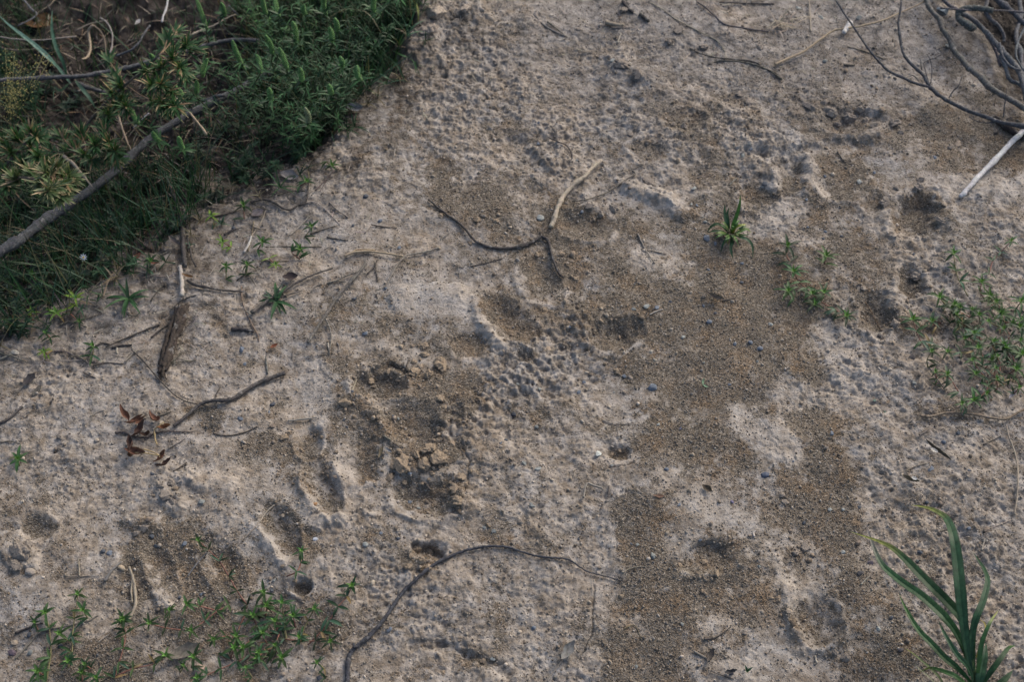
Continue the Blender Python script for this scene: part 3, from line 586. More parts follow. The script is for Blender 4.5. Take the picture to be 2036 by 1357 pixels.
TW = [ # pts, w0, w1, colour, words, material flag
 ([(1137,401),(1165,396),(1195,389),(1220,375),(1245,357),(1262,346),(1257,339)],2.5,3,(.12,.105,.09),"thin dark rootlet",0),([(1268,465),(1276,482),(1284,498),(1302,524)],4,2,(.16,.145,.12),"tapering grey straw",1),([(1209,990),(1210,978),(1211,966)],3,2,DK2,"short upright dark straw",1),
 ([(935,530),(968,523),(1000,514)],2.2,2,DK2,"fine straight dark twig",0),([(880,870),(885,880)],2,2,DK2,"tiny stub of twig",0),([(230,861),(248,861),(268,869),(290,871),(305,864),(325,858),(350,859),(388,860)],6,2,(.07,.06,.055),"short crooked dark twig",0),
 ([(424,862),(440,866),(462,866),(485,861),(500,855),(512,848)],3,2,(.07,.06,.05),"small curved dark twig",0),([(655,403),(668,416),(692,433)],3.5,3,(.15,.135,.12),"short grey twig",0),([(608,403),(625,402),(642,412),(660,430),(676,447)],3,2,(.26,.235,.20),"curved bleached stem",1),
 ([(745,522),(748,540),(751,560)],2.5,2,DK2,"little dark twig",0),([(730,545),(745,530),(750,517)],2.5,2,DK2,"fine dark twig",0),([(485,502),(495,485),(500,470)],5,4,(.36,.34,.30),"short bleached twig",1),([(500,470),(520,440),(528,418)],2.5,2,(.24,.20,.15),"thin straw stem",1),
 ([(575,468),(595,452),(612,432)],2.5,2,(.25,.22,.18),"pale straw stem",1),([(528,491),(580,491),(640,491)],2.2,1.5,(.09,.08,.065),"long straight dark stem",0),([(650,472),(665,475),(692,478)],3,2,DK,"short black twig",0),([(1372,96),(1398,108),(1430,115),(1465,118),(1492,121),(1512,128)],2.8,2.2,(.055,.052,.05),"long half-sunk black twig",0),
 ([(1385,2),(1402,14),(1420,30),(1440,46),(1475,55),(1530,63)],3,3.2,(.085,.08,.078),"dark weathered twig",0),([(1408,128),(1430,122),(1465,121),(1500,128),(1530,140),(1555,158)],2.5,3,(.09,.082,.07),"arching thin twig",0),([(1430,3),(1470,6),(1540,7)],3,2.4,(.07,.065,.06),"black twig",0),
 ([(1290,2),(1320,20),(1345,38),(1390,62),(1425,80),(1440,100),(1443,116)],2,2,(.22,.195,.16),"long hair-thin straw",1),([(1238,2),(1248,14),(1258,24)],6,5,DK,"thick black twig stub",0),([(1272,28),(1282,35),(1290,42)],7,6,(.06,.055,.05),"blunt black stick",0),([(1203,44),(1222,48),(1240,50)],8,7,(.21,.18,.14),"stout bleached stub",1),
 ([(1215,54),(1240,54),(1262,54)],2,2,(.24,.21,.17),"slim pale straw",1),([(1228,85),(1231,76),(1235,66)],3,2,(.3,.27,.22),"tiny pale straw",1),([(1062,28),(1085,52),(1125,72)],3,3,(.15,.135,.12),"weathered grass stem",1),([(1088,42),(1105,55),(1128,74)],4,2,(.11,.10,.09),"grey grass stem",1),
 ([(1090,275),(1110,280),(1128,292),(1138,310),(1133,322)],3,2.5,(.07,.065,.06),"curving black rootlet",0),([(1678,128),(1690,129),(1700,129)],4,3,(.10,.09,.08),"flat dark chip of bark",0),([(1685,92),(1720,102),(1760,118)],2,1.5,(.13,.115,.09),"hair-thin rootlet",0),([(1526,137),(1545,148),(1554,165)],2.5,1.5,DK2,"thin curling rootlet",0),
 ([(1609,0),(1610,30),(1612,62)],3,2.5,(.22,.19,.15),"upright straw",1),([(1668,306),(1678,320),(1695,328)],2.5,2,DK2,"thin bowed twig",0),([(1638,410),(1642,402),(1646,392)],2.5,2,DK2,"short slanting dark twig",0),([(1720,600),(1735,625),(1750,655)],2,1.5,(.13,.09,.06),"reddish hair-thin rootlet",0),
 ([(1845,728),(1862,752),(1880,778)],2.5,2,(.12,.11,.10),"straight thin dark stem",0),([(1800,852),(1792,850),(1815,834)],2,2,(.22,.19,.15),"fine straw",1),([(1828,866),(1835,862),(1848,854)],3,2,(.12,.11,.10),"short dark straw",1),([(1955,885),(1970,878),(1990,868)],3,2,(.10,.09,.08),"thin dark twig",0),
 ([(1800,938),(1820,928),(1845,921)],2.2,2,(.2,.17,.13),"slender straw",1),([(1955,1065),(1975,1050),(2010,1035)],2.5,2,(.20,.175,.14),"slender bent straw",1),([(1952,1095),(1956,1080),(1958,1072)],4,3,(.24,.215,.18),"short grey straw",1),([(1712,1163),(1720,1155),(1728,1147)],3,2,(.26,.24,.2),"small pale straw",1),
 ([(1868,1057),(1876,1056),(1884,1054)],3,2,DK2,"tiny dark straw",1),([(1625,1320),(1622,1312),(1621,1305)],5,3,(.30,.27,.22),"little bleached splinter",1),([(1500,1068),(1498,1062),(1501,1056)],5,3,(.36,.34,.30),"tiny white splinter",1),([(1400,1272),(1420,1270),(1440,1258),(1453,1248)],4,2,DK2,"short crumpled dark twig",0),
 ([(1380,1296),(1395,1305),(1412,1315)],5,4,(.17,.155,.13),"grey straw stub",1),([(1412,1335),(1440,1346),(1460,1352)],2.5,2,DK2,"fine dark rootlet",0),([(1238,1140),(1258,1130),(1290,1127)],2,1.5,(.2,.175,.14),"hair-thin arched straw",1),([(1240,1252),(1262,1245),(1276,1275)],2,1.5,(.14,.12,.08),"fine brown rootlet",0),
 ([(208,1157),(222,1135),(242,1118)],7,3,(.13,.125,.115),"flat grey strip of bark",1),([(260,1125),(268,1118),(278,1112)],4,2,DK2,"short dark twiglet",0),([(158,1147),(157,1130),(156,1112)],3,2,(.23,.2,.155),"upright dry straw",1),([(132,1147),(155,1147),(180,1146)],3,2,(.2,.17,.13),"level dry straw",1),
 ([(30,1312),(55,1285),(75,1262),(100,1252),(140,1245),(175,1236),(195,1224)],4,3,(.16,.145,.12),"long grey stem",1),([(30,1260),(60,1248),(85,1240)],5,3,DK,"dark root end",0),([(200,1357),(225,1340),(260,1325),(300,1318),(330,1305)],3,4,(.12,.11,.08),"long brownish stem",0),([(195,1278),(208,1268),(218,1262)],2.5,2,(.25,.22,.18),"thin blond straw",1),
 ([(462,1097),(482,1075),(510,1045),(530,1020),(545,1004)],2.5,3,(.22,.195,.16),"long fine straw",1),([(373,1147),(385,1130),(400,1112),(412,1100)],4,2.5,(.10,.10,.10),"grey-black straw",1),([(225,1167),(245,1177),(262,1182)],2,1.5,DK2,"tiny thin rootlet",0),([(115,718),(140,718),(170,716)],2.5,2,(.22,.195,.16),"short level straw",1),
 ([(150,745),(162,730),(172,718)],2,2,(.26,.23,.19),"little slanting straw",1),([(233,692),(232,700),(234,704)],4,3,(.3,.27,.22),"small pale stub",1),([(248,720),(260,708),(276,695)],4,3,(.22,.20,.16),"slanting pale straw",1),([(0,715),(15,708),(32,698)],4,3,(.16,.15,.13),"flat grey straw",1),
 ([(185,728),(210,722),(245,724)],3,2,DK2,"level dark rootlet",0),([(222,692),(240,688),(262,686)],5,3,DK,"short dark root piece",0),([(190,688),(203,683),(218,685)],4,3,DK,"crooked dark root piece",0),([(165,740),(175,746),(190,752)],2.5,2,DK2,"small dark stem",0),([(0,842),(22,830),(45,808)],5,5,(.085,.08,.075),"weathered dark stick",0),([(0,880),(20,879),(40,882)],3,2,DK2,"thin dark stem",0),
 ([(334,892),(352,882),(368,872)],3,2,(.24,.21,.17),"small blond straw",1),([(180,828),(195,820),(208,816)],2,2,(.2,.18,.15),"tiny blond straw",1),([(345,938),(358,930),(372,920)],3,2,DK2,"small dark twig",0),([(430,800),(429,788),(438,770)],2.5,1.5,DK,"tiny upright twiglet",0),([(313,828),(325,825),(340,819)],3,2.5,DK2,"short dark twig",0),
 ([(700,776),(706,764),(709,755)],2.5,2,(.26,.23,.18),"thin pale straw",1),([(808,730),(811,720),(814,712)],2.5,2,DK2,"upright dark splinter",0),([(763,868),(770,872),(777,876)],5,3,(.12,.11,.09),"short grey splinter",1),([(528,713),(530,728),(532,743)],4,3,(.10,.10,.095),"short grey-black twig",0),([(652,683),(654,694),(655,706)],4,2,(.3,.27,.22),"short pale straw end",1),([(670,682),(674,690),(672,700)],3,2,(.12,.11,.1),"small dark straw",1),
 ([(1109,589),(1118,581),(1127,574)],3,2,(.25,.22,.18),"small slanting pale straw",1),([(1292,626),(1303,620),(1318,615)],3,2,(.34,.31,.26),"small bright straw",1),([(1262,561),(1268,563),(1275,565)],3,2,(.06,.06,.06),"tiny black chip of straw",1),([(1435,598),(1448,596),(1462,593)],3,2,(.10,.09,.08),"thin dark spike",0),([(1282,497),(1300,500),(1325,506)],2,2,(.14,.12,.09),"fine brown straw",0),
 ([(1450,368),(1458,360),(1465,354)],3,2,(.17,.16,.14),"grey straw bit",1),([(1419,465),(1430,470),(1442,480)],3,2,(.17,.15,.12),"thin stem",0),([(845,960),(850,968),(856,975)],6,4,(.10,.09,.08),"dark bark fragment",0),([(748,600),(757,590),(764,582)],2,2,(.2,.18,.15),"faint pale straw",1),([(910,525),(912,540),(914,560)],0.8,.8,(.2,.18,.15),"hair-thin pale fibre",1),
 ([(875,478),(885,470),(893,464)],2,1.5,(.16,.15,.13),"small fine straw",1),([(727,462),(732,455),(738,450)],2,2,(.2,.18,.15),"small grey straw",1),([(738,447),(758,450),(790,454)],3,2,DK2,"level thin black twig",0),([(748,585),(752,600)],2,2,DK2,"tiny dark rootlet",0),([(575,520),(540,520),(520,518)],2,2,(.1,.08,.06),"thin buried stem",0),
 ([(493,500),(500,470),(505,440)],2,2,(.2,.16,.11),"upright thin reddish stem",0),([(480,570),(482,600),(498,640),(512,665),(515,680)],3,2,(.17,.125,.09),"reddish drooping rootlet",0),([(300,600),(305,590),(330,560)],3,2,DK2,"thin slanting rootlet",0),([(300,672),(320,655),(340,642)],4,3,DK2,"dark sloping rootlet",0),([(210,690),(270,665),(318,645)],3,4,DK2,"long dark rootlet",0),
 ([(460,655),(480,655),(505,660)],9,5,(.05,.045,.045),"black root stump",0),([(530,575),(532,590),(533,605)],2,2,(.2,.18,.14),"short upright straw",1),([(550,570),(560,582),(570,590)],5,4,(.2,.18,.15),"flat pale fragment",1),([(555,600),(575,592),(602,582)],2.5,2,(.25,.22,.18),"thin blond stem",1),
]
for i, (pts, a, b, c, words_, fl) in enumerate(TW):
    m = pts[len(pts) // 2]; k = words_.split()[-1]
    nm = {"rootlet": "rootlet", "straw": "straw", "twig": "twig", "stem": "dry_stalk", "splinter": "splinter"}.get(k, {"stub": "twig", "end": "twig", "piece": "root_piece", "stick": "stick", "spike": "twig", "bit": "straw", "twiglet": "twig", "bark": "bark_strip", "fragment": "bark_fragment", "fibre": "straw", "stump": "root_stump"}.get(k, "twig"))
    if len(pts) == 2: pts = [pts[0], ((pts[0][0] + pts[1][0]) / 2, (pts[0][1] + pts[1][1]) / 2), pts[1]]
    twig(nm, unique(words_, *m), nm.replace("_", " "), pts, a, b, jit(c, .1), M_STRAW if fl else M_BARK, lift=.0004 + rnd.uniform(0, .0024), lift1=.0004, knots=2 if not fl else 1, group="small sticks and straws littering the path", sides=6, wob=.6)
# ------------------------------------------------------------------ stones
SB, SD, SG, SP, ST2, SBR = (.105,.125,.155), (.055,.064,.078), (.145,.158,.155), (.225,.24,.23), (.26,.215,.165), (.15,.12,.095)
STONES = [(1407,474,19,SB,'c'),(1422,485,11,SB,'c'),(1286,610,15,SP,'c'),(1305,612,14,SB,'c'),(1261,616,11,SG,'c'),(1332,601,8,SD,'p'),(1399,609,10,SB,'c'),(1422,624,9,SD,'c'),(1410,641,12,SB,'p'),(1359,671,11,SP,'c'),(1134,651,9,SB,'c'),(1402,442,9,SG,'p'),(1374,407,9,SP,'c'),(1385,409,9,SB,'c'),(1380,375,13,SP,'c'),(1157,422,9,SB,'p'),(1076,434,18,SP,'c'),
 (1475,524,8,SB,'c'),(1409,537,7,SB,'c'),(1475,562,8,SD,'p'),(1520,366,12,SD,'p'),(1092,505,11,SD,'c'),(1241,750,16,SB,'c'),(1297,772,18,SB,'p'),(1161,761,8,SB,'p'),(1151,781,11,SB,'c'),(1029,765,9,SG,'c'),(1073,776,13,SG,'c'),(1022,825,11,(.03,.035,.045),'p'),(1189,905,18,(.36,.38,.36),'c'),(1042,922,12,SG,'c'),(1070,933,14,SP,'c'),(1216,926,8,SG,'c'),(1325,935,10,SB,'p'),
 (1521,946,17,(.06,.075,.11),'p'),(1057,1006,16,SG,'c'),(1351,1005,10,SB,'c'),(1492,682,10,SB,'p'),(1511,694,13,SB,'p'),(1461,685,9,SB,'p'),(1450,766,8,SB,'c'),(1309,845,9,SP,'c'),(1352,853,6,(.10,.10,.16),'c'),(1220,781,6,SG,'c'),(1067,850,9,SG,'p'),(1455,999,9,(.11,.10,.16),'c'),(1006,876,13,SD,'c'),(996,882,8,SB,'c'),(815,942,10,SB,'c'),(816,1000,14,SB,'c'),(834,1012,11,SG,'c'),
 (542,805,13,(.05,.055,.07),'p'),(535,820,9,SB,'c'),(542,849,11,SBR,'p'),(667,950,12,SBR,'p'),(626,1004,11,(.30,.17,.08),'p'),(700,780,8,SD,'p'),(481,697,15,SB,'c'),(487,726,10,SB,'c'),(477,834,15,SB,'c'),(304,944,13,SD,'c'),(402,1000,17,SG,'c'),(321,844,12,(.33,.29,.23),'p'),(31,702,16,(.30,.28,.24),'p'),(219,1102,14,SB,'p'),(205,1098,10,SD,'p'),(302,1068,11,SD,'p'),(311,1087,11,SD,'c'),(367,1083,12,SB,'p'),
 (60,1140,22,(.24,.21,.18),'p'),(242,1132,17,(.30,.24,.17),'p'),(296,1034,15,SBR,'p'),(400,1183,9,SB,'c'),(357,1190,8,SD,'p'),(24,1300,17,(.09,.07,.085),'p'),(60,1300,12,SG,'p'),(29,1280,13,ST2,'p'),(58,1265,15,SD,'c'),(396,1334,23,(.27,.20,.16),'p'),(120,1286,11,SD,'p'),(626,1074,14,(.30,.33,.38),'c'),(727,1084,13,SP,'p'),(741,1161,14,(.32,.28,.22),'p'),(757,1061,9,SB,'c'),(792,1072,9,SD,'p'),
 (982,1058,17,SG,'c'),(963,1050,11,SG,'c'),(775,1254,13,SB,'c'),(849,1250,9,SD,'c'),(635,1350,15,SD,'c'),(597,1240,11,SD,'c'),(597,1228,8,SD,'p'),(545,1156,13,SG,'c'),(980,1312,10,SP,'p'),(541,1176,13,SD,'c'),(562,1027,9,ST2,'p'),(1299,1107,17,SG,'c'),(1392,1075,8,SB,'p'),(1267,1085,9,SG,'c'),(1061,1250,9,SB,'p'),(1150,1073,9,SD,'c'),(1255,1083,7,SD,'c'),(1357,1243,10,SG,'c'),(1382,1215,9,ST2,'p'),
 (1213,1318,14,ST2,'c'),(1455,1340,16,(.035,.04,.055),'c'),(1265,1327,8,SG,'p'),(1509,1127,9,SG,'c'),(1706,1081,13,SBR,'p'),(1709,1142,17,(.045,.045,.05),'c'),(1676,1100,14,SP,'c'),(1772,1230,9,SD,'p'),(1747,1252,10,SP,'p'),(1829,1100,15,SD,'c'),(1824,1117,11,(.05,.07,.075),'c'),(1926,1052,10,SB,'p'),(1961,1055,17,SBR,'p'),(1731,1120,14,(.07,.06,.075),'c'),(1791,1295,12,(.06,.055,.06),'p'),(1568,1217,13,ST2,'p'),
 (1598,1041,10,SD,'c'),(1571,1057,9,SBR,'p'),(1653,864,14,SB,'c'),(1876,880,10,SB,'p'),(1851,933,17,SB,'c'),(1708,1009,9,SD,'p'),(1676,1015,13,SP,'c'),(1650,1015,9,SP,'p'),(1818,762,12,SG,'c'),(1758,820,8,(.08,.12,.09),'c'),(1738,797,8,(.08,.12,.10),'c'),(1905,862,9,SD,'p'),(1811,712,18,(.05,.045,.045),'c'),(1926,936,8,SB,'c'),(1577,918,7,SB,'c'),(1843,1000,9,SD,'p'),(1868,1002,13,SBR,'p'),
 (1708,362,15,SP,'c'),(1603,398,8,SB,'p'),(1640,351,7,SB,'p'),(1878,408,17,ST2,'c'),(1641,461,7,SB,'p'),(1605,452,7,SB,'c'),(1673,470,7,SD,'p'),(1637,475,9,SD,'c'),(1577,461,12,ST2,'c'),(1815,506,8,SD,'p'),(1851,616,8,SD,'p'),(1532,646,11,SP,'p'),(1581,430,8,SG,'c'),(1738,344,8,SB,'p'),(1738,95,9,(.05,.045,.04),'p'),(1640,122,11,SG,'p'),(1588,16,13,SP,'c'),(1632,35,13,SG,'c'),(1707,36,16,SG,'c'),
 (1878,22,34,(.17,.20,.22),'c'),(1936,169,10,(.33,.29,.24),'p'),(1905,288,22,(.25,.20,.15),'c'),(1858,313,11,SB,'c'),(1980,265,9,(.05,.045,.04),'p'),(1886,92,17,SG,'c'),(1071,285,10,SB,'c'),(1071,244,8,SB,'c'),(1147,320,10,SG,'c'),(1217,121,15,SP,'c'),(1477,311,15,SG,'c'),(1490,287,12,SG,'c'),(1494,297,10,SB,'c'),(756,440,10,SB,'p'),(727,391,11,SD,'p'),(794,492,10,SB,'c'),(705,595,13,SD,'c'),(725,664,13,SB,'c'),(766,574,10,SB,'c'),
 (702,449,8,SD,'p'),(1292,664,0,SB,'c'),(1092,695,15,(.28,.22,.16),'c'),(1500,766,0,SB,'c'),(1295,700,8,(.32,.29,.24),'p'),(1302,716,9,(.30,.27,.22),'p'),(1506,720,8,SG,'c'),(1400,722,8,SG,'c'),(1262,1107,0,SG,'c'),(757,842,9,ST2,'p'),(683,836,9,SD,'c'),(782,828,8,SD,'c'),(792,834,9,SG,'c'),(690,850,8,SD,'c'),(465,455,9,SD,'p')]
def cname(c):
    r, g, b = c; m = sum(c) / 3
    if r > .25 and b < .10: return "orange"
    if r > b * 1.3: return "tan" if m > .19 else "brown"
    if m < .055: return "black"
    if r > g * 1.05 and b > g * 1.05: return "purple-grey"
    if m > .20: return "pale grey"
    if m > .145: return "grey"
    return "blue-grey" if m > .09 else "dark grey"
def ground_tilt(p):
    e = .006; return V(-(hz(p[0] + e, p[1]) - hz(p[0] - e, p[1])) / (2 * e), -(hz(p[0], p[1] + e) - hz(p[0], p[1] - e)) / (2 * e), 1)
for i, (px, py, s, c, k) in enumerate(STONES):
    if s == 0: continue
    r_ = random.Random(500 + i); pm = pxm(py); a = s * pm / 2 * 1.02; p = P(px, py)
    mb = MB(); asp = r_.uniform(.6, .85)
    if k == 'c': blob(mb, V(0, 0, 0), a, a * asp * 1.15, a * r_.uniform(.28, .42), r_.uniform(0, 3.1), c, 3, .16, 900 + i, flat=11)
    else: blob(mb, V(0, 0, 0), a, a * asp * 1.1, a * r_.uniform(.5, .65), r_.uniform(-.4, 1.2), c, 3, .13, 900 + i, freq=1.1, flat=2)
    o = mb.build("stone_chip" if k == 'c' else "pebble", M_STONE, None, k != 'c', V(0, 0, 0))
    o.location = tuple(p + V(0, 0, a * .12 + .0003)); o.rotation_euler = (r_.uniform(-.2, .2), r_.uniform(-.2, .2), 0)
    sz = "tiny" if s < 9 else ("small" if s < 13 else ("" if s < 20 else "large"))
    tag(o, unique((sz + " " + cname(c) + (" flat stone chip" if k == 'c' else " rounded pebble")).strip(), px, py), "stone chip" if k == 'c' else "pebble", "stone chips scattered on the path" if k == 'c' else "pebbles scattered on the path")
# ------------------------------------------------------------------ clods of soil
CC, CG = (.225,.180,.132), (.20,.175,.15)
CLODS = [(801,925,44,CC),(843,926,34,CC),(872,914,36,CC),(855,893,30,CC),(828,906,20,CC),(905,972,26,CC),(918,950,22,CC),(912,998,30,CC),(826,742,25,CC),(852,746,22,CC),(875,724,40,CC),(875,794,24,CC),(884,813,16,CC),(795,787,12,CC),(731,789,13,CC),(737,760,16,CC),(772,739,13,CC),(845,707,18,CC),(842,690,18,CC),(822,722,14,CC),(685,803,26,CC),(565,872,20,CC),(775,953,19,CC),(859,942,13,CC),(840,962,12,CC),(804,961,13,CC),(852,955,9,CC),(817,914,12,CC),(936,937,11,CC),(898,884,16,CC),(885,900,13,CC),(795,900,15,CC),(780,930,18,CC),(925,965,12,CC),(895,960,11,CC),
 (1218,416,22,CG),(1195,427,17,CG),(1172,411,20,CG),(1067,507,13,CC),(1145,555,16,CC),(1115,506,15,CC),(1140,512,10,CC),(1290,365,27,CG),(1195,610,16,CC),(1082,615,10,CC),(1125,405,11,CG),(1203,403,12,CG),(1758,406,28,CG),(1826,372,24,CG),(1831,359,18,CG),(1823,551,32,CG),(1843,571,14,CG),(1781,645,28,CG),(1826,590,17,CG),(1868,440,20,CG),(1782,375,14,CG),(1663,651,12,CG),(1691,648,12,CG),(1750,668,14,CG),(1727,662,12,CG),(1715,575,15,CG),
 (1397,1177,11,CC),(1352,1127,14,CC),(1425,1142,15,CC),(1235,1187,11,CC),(827,1092,22,CC),(856,1100,15,CC),(812,1128,18,CC),(836,1118,22,CC),(852,1130,16,CC),(818,1108,12,CC),(586,1156,15,CC),(562,1127,9,CC),(606,1160,9,CC),(1610,215,28,CG),(1651,226,36,CG),(1688,236,28,CG),(1738,250,22,CG),(1777,244,26,CG),(1708,219,20,CG),(1665,250,18,CG),(1700,262,14,CG),(1722,238,16,CG),(1640,205,15,CG),
 (865,28,46,(.30,.26,.215)),(852,60,38,(.28,.24,.20)),(925,18,26,(.28,.24,.20)),(905,42,18,CG),(1442,201,19,CG),(1490,204,22,CG),(1470,188,18,CG),(1360,252,20,CG),(1338,248,14,CG),(1390,262,13,CG),(1235,130,34,CG),(1268,148,28,CG),(1300,128,18,CG),(1252,268,13,CG),(1286,285,12,CG),(1180,213,16,CG),(1103,258,14,CG),(876,430,13,CC),(949,438,16,CC),(962,431,13,CG),(935,485,11,CC),(1000,470,9,CC),(985,440,14,CC),
 (1641,891,14,CG),(1600,1090,22,CG),(1582,1102,16,CG),(1560,1000,14,CG),(1555,985,12,CG),(1695,870,14,CG),(1548,1192,15,CC),(1533,1190,12,CC),(1480,1260,12,CG),(1680,1310,22,CG),(1660,1300,14,CG),(1890,295,12,CG),(1812,388,9,CG),(1228,740,16,CC),(1252,752,11,CG),(1400,590,12,CG),(1195,640,12,CC),(1232,790,0,CC),(330,985,26,CG),(345,1000,20,CG),(318,968,18,CG),(285,1050,22,CG),(272,1062,14,CG),(340,960,18,CG),(40,1100,46,CG),(30,1125,26,CG),(55,1085,20,CG),(640,870,10,CC),(668,900,12,CC),(600,898,12,CC),(575,862,12,CC),(690,960,0,CC),
 (1215,905,12,CC),(1232,898,10,CC),(1455,1190,10,CC),(1400,1120,14,CC),(1790,265,14,CG),(1470,311,0,CG),(700,1290,0,CC),(880,1340,12,CC),(960,1316,13,CC),(985,1322,11,CC),(1175,1345,0,CC),(120,870,14,CG),(1150,60,14,CG),(1350,60,22,CG),(1400,95,20,CG),(1510,95,16,CG),(1240,20,18,CG),(1330,85,14,CG),(985,125,13,CG)]
for i, (px, py, s, c) in enumerate(CLODS):
    if s == 0: continue
    r_ = random.Random(1500 + i); pm = pxm(py); a = s * pm / 2 * .98; p = P(px, py)
    mb = MB(); h_ = r_.uniform(.38, .6) * (.8 if s > 30 else 1)
    blob(mb, V(0, 0, 0), a, a * r_.uniform(.7, .95), a * h_, r_.uniform(0, 3.1), c, 4 if s > 17 else 3, .42, 1900 + i, freq=1.9, flat=5)
    o = mb.build("soil_clod", M_CLOD, None, True, V(0, 0, 0)); o.location = tuple(p + V(0, 0, a * h_ * .38))
    o.rotation_euler = (r_.uniform(-.25, .25), r_.uniform(-.25, .25), 0)
    sz = "tiny" if s < 12 else ("small" if s < 18 else ("broad" if s < 30 else "large"))
    tag(o, unique(sz + (" tan" if c is CC else " greyish") + " crumbling soil clod", px, py), "soil clod", "crumbling soil clods broken out of the path")
# ------------------------------------------------------------------ leaves and herbs
def edge_side(px, py): return float(side(np.array([px], np.float32), np.array([py], np.float32), EDGE)[0])
G1, G2, G3, GT = (.026,.068,.026), (.013,.037,.016), (.080,.175,.038), (.036,.080,.048)     # mid, dark, fresh, blue-green
RED = (.16,.075,.055)
def leafpts(p, az, el, L, droop=.6, n=4):
    return arc(p, V(math.cos(az) * math.cos(el), math.sin(az) * math.cos(el), math.sin(el)), L, droop, n)
def herb(nodes, leaf=27, tone=0, label=None, big=False, lift=.006, group="low green herbs creeping over the ground", seed=None, tip=True):
    """creeping sprig: nodes[0] is the growing tip; a pair of leaves at every further node"""
    r = random.Random(seed or int(nodes[0][0] * 7 + nodes[0][1]))
    leaf *= r.uniform(.74, 1.22); pm = pxm(nodes[0][1]); L = leaf * pm; tn_ = r.uniform(.65, 1.25); yl = r.uniform(0, .5)
    root = P(*nodes[0]); col = [G1, G2, G3, GT][tone]; col = tuple(q * tn_ for q in (col[0] * (1 + yl), col[1], col[2] * (1 - yl * .3)))
    pts = [P(a, b, lift + (.006 if i == 0 else 0) - .003 * (i == len(nodes) - 1)) for i, (a, b) in enumerate(nodes)]
    if len(pts) == 1: pts.append(P(nodes[0][0] + 3, nodes[0][1] + 12, .001))
    e = tag(empty("herb_sprig", root), label or unique("small green herb sprig" if not big else "green herb sprig", *nodes[0]), "herb", group)
    sp = spline(pts, 5); mb = MB(); tube(mb, sp, radfn(len(sp), .0005, .0009, 1, r), RED if r.random() < .7 else (.14,.13,.06), 5, .1, r=r)
    rebase(mb.build("stem", M_STRAW, e), root)
    if tip:
        m2 = MB(); c = pts[0]; k0 = r.uniform(0, 6)
        for k in range(r.choice((5, 6, 6, 7))):
            a = k0 + k * 2 * math.pi / 6 + r.uniform(-.45, .45)
            blade(m2, leafpts(c, a, r.uniform(.15, .55), L * r.uniform(.6, 1.12), r.uniform(.4, 1.4)), L * r.uniform(.16, .24), jit(col, .2, r), fold=.3, prof=lance, base=G3)
        for k in range(5): blade(m2, leafpts(c + V(0, 0, .0015), k0 + 1 + k * 1.3, r.uniform(.7, 1.2), L * r.uniform(.28, .5), .4), L * .12, jit(G3, .2, r), fold=.3, prof=lance)
        rebase(m2.build("leaf_rosette", M_LEAF, e), root)
    for i in range(1, len(nodes)):
        if i == len(nodes) - 1 and len(nodes) > 3 and r.random() < .5: continue
        d = pts[i] - pts[i - 1]; a0 = math.atan2(d[1], d[0]); m2 = MB()
        n_ = 3 if big or r.random() < .35 else 2
        for k in range(n_):
            a = a0 + (1, -1, .2)[k] * r.uniform(.9, 1.7) + (math.pi if r.random() < .6 else 0)
            blade(m2, leafpts(pts[i] + V(0, 0, .001), a, r.uniform(.05, .5), L * r.uniform(.7, 1.1), r.uniform(.4, 1.2)), L * .20, jit((.15,.11,.05) if r.random() < .06 else col if r.random() < .8 else GT, .25, r), fold=.3, prof=lance)
        rebase(m2.build("leaf_pair", M_LEAF, e), root)
    return e
HERBS = [ [(394,1076),(415,1095),(437,1118),(455,1147),(472,1177),(492,1205)], [(155,1183),(148,1232),(144,1266),(143,1300),(135,1330)], [(90,1220),(98,1252),(101,1285),(100,1310),(92,1357)], [(242,1237),(250,1262),(245,1290),(237,1318),(228,1350)],
 [(297,1241),(329,1250),(361,1254)], [(381,1256),(408,1235),(432,1217),(455,1205)], [(371,1203),(398,1207),(428,1215)], [(329,1305),(308,1321),(265,1331),(232,1345)], [(600,1097),(598,1120),(590,1138),(570,1147)], [(700,1167),(690,1187),(672,1208),(655,1235),(638,1258),(612,1284)],
 [(625,1212),(612,1236),(600,1262)], [(561,1200),(563,1225),(566,1248),(570,1275)], [(525,1180),(522,1200),(515,1232)], [(531,1207),(528,1228)], [(657,1277),(628,1276),(598,1276),(566,1272)], [(547,1285),(555,1262)], [(512,1310),(528,1292)], [(425,1274),(448,1266)], [(470,1267),(478,1244),(486,1226)], [(136,1317),(140,1295)],
 [(162,1339),(164,1357)], [(75,1337),(88,1345)], [(192,1350),(200,1362)], [(392,1350),(412,1343),(440,1331),(472,1317),(498,1303)], [(466,1290),(458,1312)], [(503,1226),(510,1245)], [(546,1236),(552,1255)], [(583,1226),(588,1250)], [(484,1290),(496,1275)], [(36,915)], [(520,1262),(530,1280)], [(560,1310),(550,1295)], [(118,1262),(135,1275)] ]
HERBS2 = [ [(484,410),(486,436)], [(522,482),(512,497)], [(492,527),(490,548)], [(449,530),(450,556)], [(548,527),(536,515)], [(620,452),(606,472)], [(597,497),(580,502),(596,515)], [(443,482),(460,492)], [(65,545),(72,560)], [(150,593),(153,610)], [(62,622),(66,640)], [(158,640),(140,625)], [(90,662),(100,672)], [(112,622),(120,628)], [(300,520),(292,535)], [(88,700),(95,706)], [(186,690),(184,708)], [(420,430),(428,440)], [(610,362),(596,370)], [(660,330),(650,322)] ]
